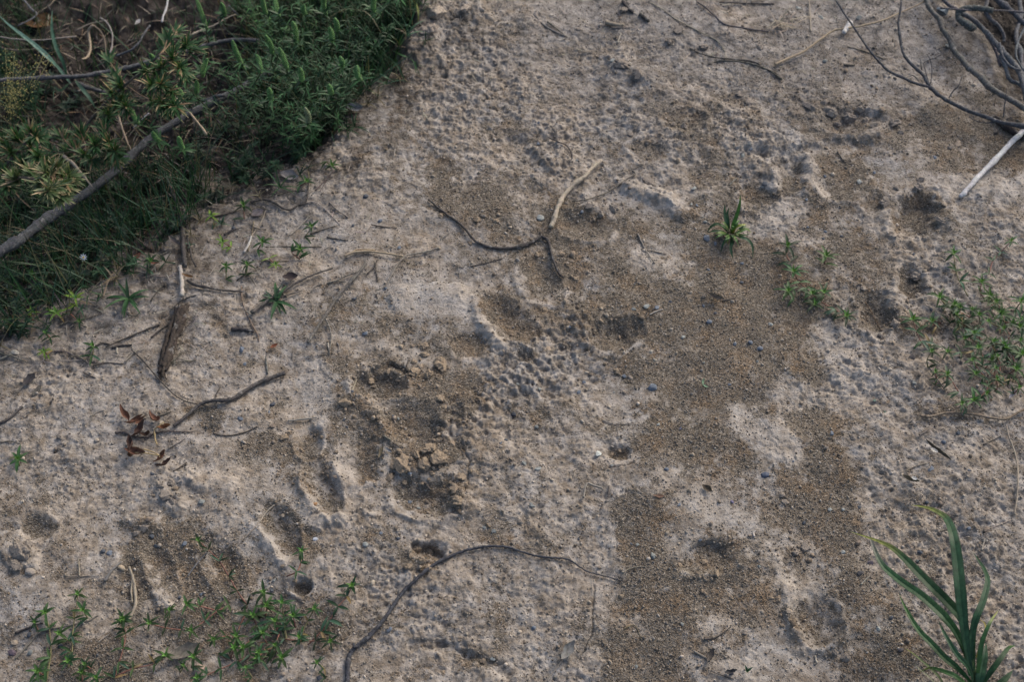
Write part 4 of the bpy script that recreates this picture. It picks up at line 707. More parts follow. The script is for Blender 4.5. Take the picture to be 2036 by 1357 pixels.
HERBS3 = [ [(1566,490),(1564,508),(1572,522)], [(1643,510),(1639,526)], [(1578,541),(1590,562),(1603,573)], [(1567,580),(1580,590)], [(1615,585),(1632,600),(1661,617)], [(1683,629),(1672,622),(1661,618)], [(1638,582),(1626,586)], [(1896,505),(1901,540),(1908,560),(1925,590)], [(2010,480),(1990,502),(1974,520),(1966,545)], [(1951,562),(1950,585),(1968,602),(1985,622)], [(1867,592),(1880,606)], [(1891,612),(1911,622),(1930,632)], [(1946,627),(1950,648)], [(1815,636),(1822,660),(1832,680),(1848,690)],
 [(1946,662),(1950,682)], [(2013,645),(1996,640)], [(1918,674),(1930,690)], [(2028,678),(2010,690)], [(1968,590),(1978,608)], [(1883,700),(1910,702),(1935,700)], [(1996,699),(1975,700)], [(1933,717),(1945,735),(1958,750)], [(1971,717),(1958,735)], [(1912,804),(1922,812)], [(1936,797),(1950,790),(1965,770),(1985,745)], [(2026,772),(2015,785)], [(1961,784),(1950,794)], [(1990,625),(1998,645)], [(2030,600),(2020,615)], [(2020,735),(2005,745)], [(1965,640),(1985,650)], [(1853,640),(1862,650)], [(2032,705),(2020,712)], [(1975,680),(1990,690)],[(1905,640),(1915,650)],[(1940,745),(1955,752)],[(2034,640),(2025,650)],[(1620,606),(1612,598)] ]
for h in HERBS: herb(h, 29, rnd.choice((0, 0, 1)), big=len(h) > 3)
for h in HERBS2: herb(h, 24, rnd.choice((0, 2, 1)))
for h in HERBS3: herb(h, 27, rnd.choice((3, 0, 0, 1)), big=len(h) > 3, lift=.007)
rr_ = random.Random(91)
for i in range(18):
    a, b = 1965 + rr_.gauss(0, 62), 675 + rr_.gauss(0, 62)
    if a > 2050: a = 2050 - rr_.random() * 90
    if a < 1850: a = 1850 + rr_.random() * 120
    herb([(a, b), (a + rr_.uniform(-16, 16), b + rr_.uniform(8, 22)), (a + rr_.uniform(-24, 24), b + rr_.uniform(24, 40))], 25, rr_.choice((0, 1, 1, 3)), lift=.012)
for i in range(12):
    a, b = rr_.uniform(20, 700), 1330 - rr_.random() ** 1.5 * 120
    herb([(a, b), (a + rr_.uniform(-16, 16), b + rr_.uniform(8, 22))], 24, rr_.choice((0, 1, 1)), lift=.008)
def star(px, py, n, L0, w, cols, label, name="grass_weed", el=(.1, .7), droop=(.6, 1.2), cat="weed", group=None, lift=.004, tipc=None, seed=None):
    r = random.Random(seed or int(px * 3 + py)); pm = pxm(py); root = P(px, py); e = tag(empty(name, root), label, cat, group)
    for k in range(n):
        a = k * 2 * math.pi / n + r.uniform(-.5, .5); mb = MB()
        blade(mb, leafpts(root + V(0, 0, lift), a, r.uniform(*el), L0 * pm * r.uniform(.6, 1.1), r.uniform(*droop), 6), w * pm * r.uniform(.8, 1.15), jit(r.choice(cols), .2, r), fold=.3, prof=grassp, tip=tipc)
        rebase(mb.build("leaf", M_LEAF, e), root)
    return e
star(257,598,13,58,7.5,[G2,G2,G1],"dark long-leaved weed flat on the bank above the wood chunk")
star(551,604,9,52,8.5,[G2,G1],"long-leaved dark weed in the dark root bundle")
star(543,598,6,34,5,[GT,G1],"small weed with narrow blue-green blades by the root bundle", el=(.6,1.2))
star(36,912,9,17,4,[G1,(.12,.14,.05)],"tiny yellowish grass seedling alone at the left edge", name="grass_seedling")
star(648,1352,3,20,5,[G2],"dark seedling at the bottom edge", name="seedling", el=(.6,1.2)); star(1484,1340,3,26,7,[GT],"tiny upright blue-green shoot at the bottom edge", name="shoot", el=(1.0,1.35))
# ------------------------------------------------------------------ grass plants with blades traced one by one
def bladed(name, label, cat, blades, base=None, stem=None):
    root = P(*base); e = tag(empty(name, root), label, cat)
    for pts, w, c, kw in blades:
        if w > 10: kw = dict(kw, rib=1.7)
        n = len(pts); q = [P(a, b, l) for a, b, l in pts]; s = spline(q, 5); pm = pxm(pts[0][1])
        mb = MB(); blade(mb, s, w * pm, c, **kw); rebase(mb.build("blade", M_LEAF, e), root)
    if stem:
        s = spline([P(a, b, l) for a, b, l in stem[0]], 5); mb = MB(); tube(mb, s, stem[1] * pxm(1340) / 2, (.06,.10,.04), 8, .06); rebase(mb.build("stem", M_LEAF, e), root)
    return e
GB1, GB2, GB3 = (.014,.042,.017), (.018,.052,.026), (.042,.105,.022)
YT = (.22,.23,.06); PT = (.13,.11,.12)
def gp2(u): return max(.03, min(1, .35 + 2.2 * u) * (1 - u ** 3.2))
bladed("grass_plant", "large grass plant with broad dark blades at the bottom right", "grass plant", [
 ([(1930,1335,.05),(1921,1285,.07),(1914,1230,.09),(1908,1170,.105),(1903,1117,.11),(1896,1070,.11),(1886,1040,.105),(1872,1024,.095),(1845,1011,.085),(1812,1005,.075)], 23, GB2, dict(tip=YT, prof=gp2, fold=.25)),
 ([(1928,1320,.05),(1922,1280,.06),(1913,1235,.075),(1880,1196,.085),(1851,1167,.09),(1825,1140,.09),(1801,1115,.085),(1775,1092,.075),(1745,1077,.065),(1690,1058,.05)], 22, GB1, dict(tip=YT, prof=gp2, fold=.3)),
 ([(1930,1330,.045),(1915,1290,.055),(1900,1258,.06),(1880,1232,.065),(1863,1214,.065),(1830,1185,.065),(1801,1165,.06),(1775,1145,.055),(1755,1126,.05),(1742,1102,.045),(1731,1072,.045),(1722,1042,.045)], 20, (.024,.068,.030), dict(tip=PT, prof=gp2, fold=.3)),
 ([(1938,1370,.03),(1918,1345,.04),(1900,1328,.045),(1876,1308,.045),(1850,1280,.042),(1832,1262,.04),(1818,1243,.038),(1806,1222,.036),(1796,1202,.034),(1788,1182,.034)], 15, (.026,.075,.028), dict(tip=GB3, prof=gp2, fold=.35)),
 ([(1932,1335,.05),(1931,1290,.065),(1934,1255,.075),(1942,1226,.08),(1953,1200,.08),(1961,1172,.08),(1963,1152,.075),(1955,1130,.07),(1945,1115,.065),(1934,1098,.06)], 14, GB2, dict(tip=GB1, prof=gp2, fold=.3)),
 ([(1944,1380,.03),(1948,1350,.045),(1953,1325,.05),(1958,1303,.05),(1961,1278,.045)], 19, GB2, dict(prof=gp2, fold=.25)),
 ([(1880,1372,.02),(1870,1352,.025),(1855,1335,.025),(1838,1320,.022),(1818,1303,.02),(1798,1289,.015)], 6, (.10,.13,.06), dict(tip=YT, prof=gp2)),
 ([(1868,1372,.01),(1850,1350,.014),(1832,1335,.014),(1818,1322,.01)], 3.5, (.22,.22,.15), dict(prof=gp2)),
 ([(1958,1395,.02),(1985,1365,.03),(2002,1348,.03),(2014,1334,.028)], 14, GB1, dict(prof=gp2)),
 ([(1940,1310,.04),(1952,1275,.045),(1960,1255,.045),(1957,1240,.04),(1948,1233,.035)], 5, (.17,.15,.04), dict(prof=gp2)),
 ([(1934,1372,.03),(1905,1350,.05),(1880,1338,.05),(1850,1330,.035),(1828,1338,.015)], 11, (.03,.075,.025), dict(tip=YT, prof=gp2)), ([(1938,1370,.03),(1925,1330,.06),(1900,1300,.075),(1878,1262,.08),(1866,1235,.07)], 12, GB2, dict(prof=gp2, fold=.4)), ([(1945,1375,.03),(1968,1340,.05),(1990,1310,.055),(2005,1290,.045),(2018,1285,.03)], 11, GB1, dict(tip=GB3, prof=gp2)), ([(1940,1368,.03),(1946,1320,.06),(1952,1280,.075),(1968,1240,.08),(1985,1215,.07)], 10, (.03,.08,.028), dict(tip=YT, prof=gp2)), ([(1936,1380,.01),(1915,1375,.015),(1890,1372,.01),(1862,1368,.004)], 8, (.20,.16,.10), dict(prof=gp2)), ([(1950,1380,.01),(1972,1372,.014),(1992,1362,.008)], 7, (.17,.13,.08), dict(prof=gp2)),
 ([(1928,1345,.045),(1922,1300,.06),(1918,1262,.07),(1915,1228,.078)], 15, GB1, dict(prof=gp2, fold=.45)),
 ([(1936,1335,.05),(1933,1295,.06),(1936,1262,.066),(1944,1235,.07)], 11, (.02,.055,.024), dict(prof=gp2, fold=.45))],
 base=(1946,1400), stem=([(1948,1410,.0),(1943,1375,.02),(1936,1345,.04),(1930,1315,.055),(1925,1285,.06)], 13))
rt_ = random.Random(17)
TUFTX = []
for k in range(22):
    a = rt_.uniform(0, 6.283); L_ = rt_.uniform(14, 40); ex, ey = math.cos(a) * L_, -math.sin(a) * L_ * .7
    TUFTX.append(([(1454 + ex * .1, 466 + ey * .1, .004), (1454 + ex * .45, 462 + ey * .45, .018), (1454 + ex * .8, 461 + ey * .8, .022), (1454 + ex * 1.1, 466 + ey * 1.1, .012)], rt_.uniform(4, 7), rt_.choice(((.06,.125,.035), (.045,.10,.035), (.085,.14,.04), (.16,.16,.06), (.04,.09,.03))), dict(prof=grassp, tip=(.2,.2,.07) if rt_.random() < .4 else None)))
bladed("grass_tuft", "leafy grass tuft with yellowing tips right of the middle", "grass tuft", [
 ([(1452,466,.004),(1459,445,.02),(1466,425,.03),(1471,405,.038),(1472,387,.042)], 8, GB3, dict(prof=gp2)), ([(1450,464,.004),(1445,445,.018),(1441,425,.026),(1441,405,.03)], 8, GB2, dict(prof=gp2)), ([(1448,464,.004),(1438,452,.012),(1426,446,.014),(1414,451,.011),(1406,462,.006)], 8, GB1, dict(prof=gp2)),
 ([(1449,467,.004),(1435,461,.012),(1420,460,.012),(1408,462,.008)], 8, GB1, dict(prof=gp2)), ([(1455,470,.004),(1446,474,.012),(1438,485,.01),(1433,502,.003)], 6, GB2, dict(prof=gp2)), ([(1456,470,.004),(1455,482,.012),(1453,497,.01),(1458,516,.003)], 8, GB2, dict(prof=gp2)),
 ([(1457,468,.004),(1472,472,.014),(1486,477,.014),(1496,490,.008),(1497,514,.002)], 8, GB2, dict(prof=gp2)), ([(1457,466,.004),(1470,461,.012),(1484,456,.014),(1494,463,.01)], 8, (.08,.15,.05), dict(tip=YT, prof=gp2)), ([(1455,462,.004),(1464,452,.014),(1474,448,.016),(1485,446,.014)], 8, (.16,.20,.05), dict(tip=YT, prof=gp2)),
 ([(1454,460,.004),(1458,445,.016),(1464,434,.02),(1468,424,.02)], 7, GB3, dict(prof=gp2)), ([(1452,460,.004),(1448,440,.02),(1446,425,.026),(1450,412,.03)], 6, GB1, dict(prof=gp2)), ([(1458,466,.004),(1468,467,.01),(1480,468,.011),(1490,465,.01)], 6, G1, dict(prof=gp2)), ([(1455,464,.004),(1461,456,.01),(1467,446,.012)], 6, (.20,.19,.10), dict(prof=gp2))] + TUFTX,
 base=(1454,468))
bladed("grass_clump", "two long blue-green blades crossing the upper left corner of the ditch", "grass clump", [
 ([(140,165,.05),(120,140,.07),(95,113,.09),(70,90,.10),(45,70,.105),(20,50,.10),(-5,28,.09)], 11, (.085,.155,.125), dict(prof=gp2)), ([(135,160,.05),(126,125,.07),(112,95,.085),(104,65,.09),(103,40,.09),(104,18,.085)], 8, (.04,.09,.06), dict(prof=gp2)), ([(150,160,.05),(162,175,.05),(178,195,.045),(190,215,.03)], 9, (.07,.13,.09), dict(prof=gp2)), ([(138,165,.05),(120,180,.05),(108,170,.05)], 8, G2, dict(prof=gp2))], base=(140,170))
bladed("grass_clump", "arching grass clump at the top edge of the bare path", "grass clump", [
 ([(790,95,.02),(800,70,.05),(818,40,.07),(830,0,.08)], 5, G1, dict(prof=gp2)), ([(790,95,.02),(805,75,.05),(825,50,.06),(848,38,.05)], 5, GT, dict(prof=gp2)), ([(792,98,.02),(810,72,.05),(835,62,.04),(855,70,.02)], 4, GT, dict(prof=gp2)), ([(785,100,.02),(795,60,.05),(812,50,.06),(838,78,.02)], 4, GT, dict(prof=gp2)), ([(780,100,.02),(800,110,.04),(820,120,.02),(835,150,.004)], 5, G1, dict(prof=gp2)),
 ([(775,90,.02),(755,60,.06),(740,35,.08),(720,20,.08),(690,18,.07)], 3, (.16,.15,.09), dict(prof=gp2)), ([(760,120,.02),(745,95,.05),(728,105,.05),(718,108,.04)], 8, G1, dict(prof=gp2)), ([(720,105,.02),(738,95,.05),(752,85,.06),(768,74,.06)], 9, (.06,.13,.06), dict(prof=gp2)), ([(770,110,.03),(790,130,.03),(800,150,.02),(806,165,.008)], 5, G2, dict(prof=gp2)), ([(755,145,.02),(765,152,.03),(785,163,.01)], 6, GT, dict(prof=gp2)), ([(715,125,.03),(700,120,.05),(690,130,.05)], 6, GT, dict(prof=gp2)),
 ([(700,60,.03),(720,40,.06),(750,20,.08),(790,-10,.09)], 9, (.06,.12,.05), dict(prof=gp2)), ([(680,50,.03),(685,20,.07),(690,-10,.09)], 4, G1, dict(prof=gp2)), ([(828,5,.03),(832,25,.04),(831,45,.03)], 4, (.14,.15,.05), dict(prof=gp2))], base=(788,100))
# ------------------------------------------------------------------ plants of the ditch
def needle_shrub(label, stem, tufts, seed, tipc, l0=.05, l1=.13, leaf=36, tone=(.036,.082,.033)):
    r = random.Random(seed); n = len(stem); pts = [P(a, b, l0 + (l1 - l0) * i / (n - 1)) for i, (a, b) in enumerate(stem)]
    root = P(*stem[0]); e = tag(empty("needle_shrub", root), label, "shrub", "stiff needle-leaved shrubs in the ditch")
    sp = spline(pts, 6); mb = MB(); tube(mb, sp, radfn(len(sp), .0024, .0014, 3, r), (.10,.085,.065), 7, .1, r=r)
    tuft = []
    for (a, b) in tufts:
        d = [math.hypot(a - s_[0], b - s_[1]) for s_ in stem]; j = int(np.argmin(d)); l = l0 + (l1 - l0) * j / (n - 1) + r.uniform(-.01, .02)
        t = P(a, b, l); br = spline([pts[j], (pts[j] + t) / 2 + V(0, 0, -.004), t], 4); tube(mb, br, radfn(len(br), .0012, .0008, 0, r), (.14,.10,.065), 5, .1, r=r); tuft.append((t, nrm(t - pts[j] + V(0, 0, .02) + V(0, 0.0, .012))))
    rebase(mb.build("stem", M_BARK, e), root)
    for t, d in tuft:
        m2 = MB(); b_, c_ = frame(d); L = leaf * pxm(200)
        for k in range(44):
            th = r.uniform(0, 6.283); sp_ = r.uniform(.25, 1.15); dd = d * math.cos(sp_) + (b_ * math.cos(th) + c_ * math.sin(th)) * math.sin(sp_)
            p0 = t - d * r.uniform(0, .014); dead = r.random() < .12
            c = jit((.22,.17,.10), .2, r) if dead else jit(tone, .3, r)
            blade(m2, arc(p0, dd, L * r.uniform(.55, 1.0), r.uniform(.1, .7), 3), L * .125, c, tip=tipc if r.random() < .45 else None, fold=.2, prof=lance)
        rebase(m2.build("leaf_tuft", M_LEAF, e), root)
    return e
needle_shrub("tallest needle-leaved shrub with an upright grey stem in the ditch", [(165,258),(185,232),(215,200),(250,168),(285,138),(318,108)], [(332,68),(350,62),(372,88),(388,92),(345,98),(345,118),(322,135),(358,135),(368,150),(310,148),(292,140),(320,168),(338,182),(322,205),(350,212),(305,198),(336,215),(216,118),(228,150),(236,168),(222,178),(242,198),(226,214),(252,212),(214,228),(300,170)], 11, (.26,.21,.12), .09, .20)
needle_shrub("needle-leaved shrub low behind the fallen branch", [(150,300),(170,290),(195,278),(215,265)], [(205,250),(190,290),(212,305),(182,318),(228,300),(168,305),(150,285),(235,318),(160,262),(215,282),(120,268),(135,300),(100,300),(85,275)], 12, (.20,.17,.10), .09, .14)
needle_shrub("dark needle-leaved shrub at the left edge of the ditch", [(10,330),(30,310),(50,285),(58,262)], [(32,270),(62,290),(20,300),(76,312),(46,325),(10,345),(60,258),(92,322),(72,270),(5,275),(40,345),(14,370)], 13, (.16,.15,.09), .10, .16)
needle_shrub("pale-tipped needle-leaved shrub beside the fallen branch", [(5,348),(40,352),(75,355),(105,352)], [(60,340),(92,342),(112,332),(128,352),(108,372),(132,368),(78,362),(28,352),(118,390),(95,380),(140,350)], 14, (.38,.33,.20), .15, .17, 36, (.075,.11,.05))
def spike_plant(label, base, spikes, seed, h=.14, pale=False):
    r = random.Random(seed); root = P(*base); e = tag(empty("spike_weed", root), label, "weed", "weeds with green catkin-like flower spikes")
    for (bx, by), (tx, ty) in spikes:
        q0 = P(bx, by, h * r.uniform(.7, .8)); bx, by = bx + (bx - tx) * .25, by + (by - ty) * .25; L = 0
        q1 = P(tx, ty, h * r.uniform(.85, 1.0)); mid = (root + q0) / 2 + V(r.uniform(-.01, .01), r.uniform(-.01, .01), .01)
        sp = spline([root, mid, q0, q0 + (q1 - q0) * .3], 6); mb = MB(); tube(mb, sp, radfn(len(sp), .0011, .0007, 0, r), (.06,.10,.045), 5, .1, r=r); st = rebase(mb.build("stem", M_LEAF, e), root)
        ax = q1 - q0; m2 = MB(); n = 120; bow = V(r.uniform(-1, 1), r.uniform(-1, 1), 0) * .003; u_ = nrm(ax); b_, c_ = frame(u_)
        for k in range(n):
            t = k / n; th = k * 2.4; rad = .0026 * min(1, 3.5 * (1.06 - t), .5 + 3 * t)
            p = q0 + ax * t + bow * math.sin(math.pi * t) + (b_ * math.cos(th) + c_ * math.sin(th)) * rad
            cc = jit((.20,.24,.14) if pale else (.12,.24,.085), .2, r)
            vs = [p + V(a, b, c) * .0016 for a, b, c in ((1,0,0),(-1,0,0),(0,1,0),(0,-1,0),(0,0,1),(0,0,-1))]
            m2.add(vs, [(0,2,4),(2,1,4),(1,3,4),(3,0,4),(2,0,5),(1,2,5),(3,1,5),(0,3,5)], [cc])
        rebase(m2.build("flower_spike", M_LEAF, e), root)
        m3 = MB()
        for k in range(16):
            p = sp[r.randrange(4, len(sp) - 2)]; a = r.uniform(0, 6.283)
            blade(m3, leafpts(p, a, r.uniform(-.1, .9), r.uniform(.012, .022), r.uniform(.3, 1), 3), .0034, jit(G1 if r.random() < .6 else G2, .25, r), fold=.2, prof=lance)
        rebase(m3.build("leaves", M_LEAF, e), root)
SPK = [((425,110),[((410,52),(390,-4)),((403,150),(412,117))]), ((500,190),[((485,135),(462,80)),((518,145),(510,108))]), ((380,240),[((363,195),(350,170)),((389,180),(390,160))]), ((320,290),[((275,245),(260,215)),((318,280),(303,262))]), ((370,320),[((365,300),(355,272))]), ((330,110),[((325,90),(320,70)),((304,122),(298,106))]),
 ((560,170),[((541,105),(528,70)),((571,135),(555,95))]), ((600,120),[((587,85),(581,42)),((608,26),(604,10))]), ((650,120),[((660,82),(655,54)),((670,60),(666,36))]), ((690,170),[((680,132),(676,112)),((718,160),(710,130))]), ((560,70),[((555,32),(546,-6)),((535,38),(522,-6))]), ((650,60),[((648,28),(646,-8))]), ((748,60),[((744,22),(745,-8))]), ((620,270),[((612,246),(606,214))]), ((665,210),[((660,186),(654,168))]), ((455,60),[((447,30),(440,5))]), ((590,190),[((600,160),(596,135))]), ((530,240),[((540,200),(535,175))])]
for i, (b, s_) in enumerate(SPK): spike_plant(unique("green weed with %s flower spike%s" % (("pale" if i == 13 else "fuzzy green"), "s" if len(s_) > 1 else ""), *s_[0][1]), b, s_, 60 + i, .21 if b[0] > 400 else .15, i == 13)
def leafy(label, base, h, seed, tone, nst=6, leaf=.018, w=.0034, spread=.6, group="leafy weeds crowding the ditch"):
    r = random.Random(seed); root = P(*base); e = tag(empty("leafy_weed", root), label, "weed", group); ms, ml = MB(), MB()
    for s_ in range(nst):
        a = r.uniform(0, 6.283); d = V(math.cos(a) * spread, math.sin(a) * spread, 1); hh = h * r.uniform(.55, 1.1)
        p = arc(root + V(r.gauss(0, .008), r.gauss(0, .008), 0), d, hh, .5, 8); tube(ms, p, radfn(len(p), .0009, .0005, 0, r), jit((.075,.095,.05), .2, r), 5, .1, r=r)
        for j in range(1, len(p)):
            for q in range(3):
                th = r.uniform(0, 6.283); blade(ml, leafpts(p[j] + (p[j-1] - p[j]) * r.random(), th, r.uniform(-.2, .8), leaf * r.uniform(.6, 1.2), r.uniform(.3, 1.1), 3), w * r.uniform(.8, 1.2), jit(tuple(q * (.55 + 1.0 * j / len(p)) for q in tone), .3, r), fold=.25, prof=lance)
    rebase(ms.build("stems", M_LEAF, e), root); rebase(ml.build("leaves", M_LEAF, e), root)
LW = [(540,60),(590,40),(640,70),(690,60),(735,50),(775,45),(560,130),(610,110),(655,120),(700,110),(745,120),(600,180),(645,190),(690,195),(560,210),(620,240),(580,260),(640,270),(600,300),(545,170),(510,60),(480,25),(500,230),(470,280),(430,270),(400,330),(300,440),(255,470),(210,440),(180,500),(240,540),(140,560),(90,520),(50,560),(20,610),(100,600),(340,460),(290,380),(60,420),(30,440),(120,440),(20,200),(50,220),(90,190),(10,150),(130,220),(30,500),(60,470),(800,20),(720,10),(660,10),(600,-10),(530,280),(480,330),(150,470),(195,560),(30,660),(665,240),(720,160),(220,380),(760,95),(790,60),(730,145),(690,215),(655,262),(628,292),(575,325),(520,355),(812,35),(470,350),(420,395)]
for i, b in enumerate(LW):
    right = b[0] > 440 and b[1] < 320
    leafy(unique(("bushy green" if right else "dark straggly") + " leafy weed", *b), b, (random.Random(i).uniform(.07, .16) if right else .045), 300 + i, rnd.choice(((.036,.092,.030), (.030,.080,.028), (.015,.040,.016)) if b[1] < 150 else (G1, (.020,.052,.022), (.012,.032,.014))) if right else rnd.choice((G2, (.012,.030,.015), (.022,.036,.024))), 6 if right else 4, .0165 if right else .013, .0020 if right else .0030, .33 if right else .6)
for i, (px, py, ln, n, c) in enumerate([(250,450,75,12,GT),(205,475,60,9,G2),(300,420,60,9,G2),(180,430,65,9,G2),(60,395,60,10,G2),(20,560,60,10,G2),(110,545,50,9,G2),(340,430,55,8,G1),(155,380,60,8,G1),(640,250,60,12,GT),(700,185,55,10,GT),(590,300,45,9,G1),(40,180,60,9,G1),(90,230,60,10,G2),(760,150,45,8,G1),(220,520,50,9,(.10,.11,.06)),(60,490,50,8,(.10,.10,.05)),(40,600,45,9,(.13,.11,.07)),(230,560,38,9,(.15,.12,.08)),(815,60,60,9,GT),(450,250,45,7,G2),(540,330,40,7,G1),(380,390,40,7,G2),(10,470,55,8,(.12,.10,.07))]):
    star(px, py, n, ln, 3.4, [c], unique("thin-bladed grass tuft", px, py), "ditch_grass_tuft", (.3, 1.2), (.5, 1.4), "grass tuft", "grass tufts in and around the ditch", .004)
re_ = random.Random(57)
for (x0, y0), (x1, y1) in zip(EDGE[2:-3], EDGE[3:-2]):
    m_ = max(1, int(math.hypot(x1 - x0, y1 - y0) / 24))
    for k in range(m_):
        t_ = (k + re_.random()) / m_; off = re_.uniform(-30, 26)
        a, b = x0 + (x1 - x0) * t_ + off * .6, y0 + (y1 - y0) * t_ + off * .8
        dry = re_.random() < .4
        star(a, b, re_.randint(4, 9), re_.uniform(20, 56 if a > 480 else 40), re_.uniform(2.2, 3.6), [(.13,.11,.07)] if dry else [re_.choice((G1, G2, GT))], unique("wispy %s grass tuft on the ditch edge" % ("dry" if dry else "green"), a, b), "edge_grass_tuft", (.2, 1.25), (.6, 1.7), "grass tuft", "wispy tufts along the edge of the ditch", .003)
# seed-headed grass at the left edge
def seed_head():
    r = random.Random(5); root = P(20, 250); e = tag(empty("seeding_grass", root), "fine yellow seed-headed grass at the left edge", "grass plant"); ms, ml = MB(), MB()
    for tx, ty in ((10,95),(28,108),(44,130),(50,136),(20,130),(6,170),(38,165),(22,190),(98,120),(88,105)):
        s = spline([root, P((20 + tx) / 2, (250 + ty) / 2, .09), P(tx, ty, .12)], 7); tube(ms, s, .0004, (.16,.16,.07), 4, .1, r=r)
        for k in range(34):
            p = s[r.randrange(5, len(s))] + V(r.gauss(0, .006), r.gauss(0, .006), r.gauss(0, .005)); c = jit((.30,.27,.10), .2, r)
            ml.add([p + V(a, b, c_) * .0011 for a, b, c_ in ((1,0,0),(-1,0,0),(0,1,0),(0,-1,0),(0,0,1),(0,0,-1))], [(0,2,4),(2,1,4),(1,3,4),(3,0,4),(2,0,5),(1,2,5),(3,1,5),(0,3,5)], [c])
    rebase(ms.build("stems", M_STRAW, e), root); rebase(ml.build("seed_head", M_STRAW, e), root)
seed_head()
def daisy():
    r = random.Random(3); c = P(166, 512, .035); root = P(160, 560); e = tag(empty("daisy", root), "small white daisy with a yellow centre among dark grass", "flower")
    mb = MB(); tube(mb, spline([root, P(160, 540, .02), c - V(0, 0, .002)], 6), .0006, (.06,.09,.04), 5, .05); rebase(mb.build("stem", M_LEAF, e), root)
    n = nrm(V(-.1, -.55, .8)); b_, c_ = frame(n); m2 = MB(); pr = lambda u: max(.2, math.sin(math.pi * (.2 + .75 * u)))
    for k in range(9):
        a = k * .698; d = b_ * math.cos(a) + c_ * math.sin(a); blade(m2, arc(c + d * .0012, d + n * .15, .0042, .1, 3), .0016, (.78,.78,.84), prof=pr, fold=.05, side=np.cross(d, n))
    rebase(m2.build("petals", M_FLOWER, e), root); m3 = MB(); blob(m3, c + n * .0006, .0014, .0014, .001, 0, (.62,.42,.04), 2, .1, 3); rebase(m3.build("flower_centre", M_FLOWER, e), root)
daisy()
# ------------------------------------------------------------------ curved dry stems and straws of the ditch
for lab, pts, w0, w1, c, l in [("pale tan stem curled like a hook in the ditch", [(163,117),(173,114),(180,98),(178,78),(176,62),(184,48)], 4, 6, (.30,.24,.17), .05), ("dry stem arching beside the hooked one", [(185,48),(200,62),(208,80),(212,108)], 3, 3, (.22,.17,.12), .06), ("thin grey stem arching over the needle shrub", [(199,34),(214,46),(223,66),(223,88),(219,106)], 3, 3, (.24,.22,.20), .07),
 ("pale thin stem running level from the left edge", [(-10,71),(30,77),(80,79),(120,75),(152,72)], 2.5, 2.5, (.26,.23,.20), .07), ("straight tan straw leaning over the fallen branch", [(331,176),(355,200),(382,230),(409,262)], 4, 4, (.30,.24,.17), .10), ("bleached twig hanging from the top edge", [(335,-10),(331,15),(325,30),(322,43)], 4, 4, (.32,.32,.33), .06),
 ("feathery tan grass stalk above the needle shrub", [(380,70),(400,60),(425,50),(450,36),(468,28)], 5, 2, (.26,.22,.17), .12), ("dry brown stem dropping through the needle shrub", [(236,232),(244,258),(252,280),(261,298)], 5, 2, (.20,.16,.12), .07), ("long dry leaf folded under the needle shrub", [(128,314),(145,325),(162,345),(182,368)], 9, 3, (.26,.22,.17), .09), ("dark straw bending along the left slope", [(0,95),(40,100),(75,95)], 3, 2, (.14,.12,.10), .03),
 ("grey stick poking down in the upper left corner", [(40,-10),(60,15),(72,30),(35,52)], 5, 3, (.13,.13,.14), .03), ("brown stalk lying below the daisy", [(205,590),(215,560),(228,540)], 3, 2, (.17,.13,.09), .01), ("thin pale stem under the fallen branch", [(265,255),(280,240),(296,224)], 3, 3, (.28,.28,.30), .02), ("dry straw sloping beneath the fallen branch", [(330,310),(350,325),(385,345),(395,360)], 3, 2, (.17,.15,.13), .015),
 ("brown stem crossing the grass below the branch", [(20,372),(45,400),(75,425)], 3, 2, (.17,.12,.08), .03), ("thin straw in the green clump", [(455,10),(470,25),(490,45)], 3, 2, (.17,.16,.15), .03), ("grey rootlets draped down the upper slope", [(150,60),(185,45),(215,40)], 3, 2, (.16,.14,.12), .02)]:
    twig("dry_stalk", lab, "dry stalk", pts, w0, w1, c, M_STRAW, lift=l, knots=1, sides=6)
rq = random.Random(12)
for i in range(26):
    a, b = (rq.uniform(5, 400), rq.uniform(600, 735)) if i % 2 else (rq.uniform(380, 700), rq.uniform(350, 620))
    if edge_side(a, b) > 0: continue
    th = rq.uniform(-.9, .5); L_ = rq.uniform(22, 70); k_ = rq.uniform(-12, 12)
    twig("rootlet", unique("thin dark rootlet", a, b), "rootlet", [(a - math.cos(th) * L_ / 2, b - math.sin(th) * L_ / 2), (a + k_ * .4, b + k_), (a + math.cos(th) * L_ / 2, b + math.sin(th) * L_ / 2)], rq.uniform(2, 4.5), 1.5, jit((.085,.075,.065), .3, rq), lift=.0015, knots=3, group="small sticks and straws littering the path", sides=6, sub=[([(a + k_ * .4, b + k_), (a + k_ * .4 + rq.uniform(-14, 14), b + k_ + rq.uniform(6, 16)), (a + k_ * .4 + rq.uniform(-20, 20), b + k_ + rq.uniform(18, 28))], 1.8, 1.2)] if rq.random() < .4 else ())
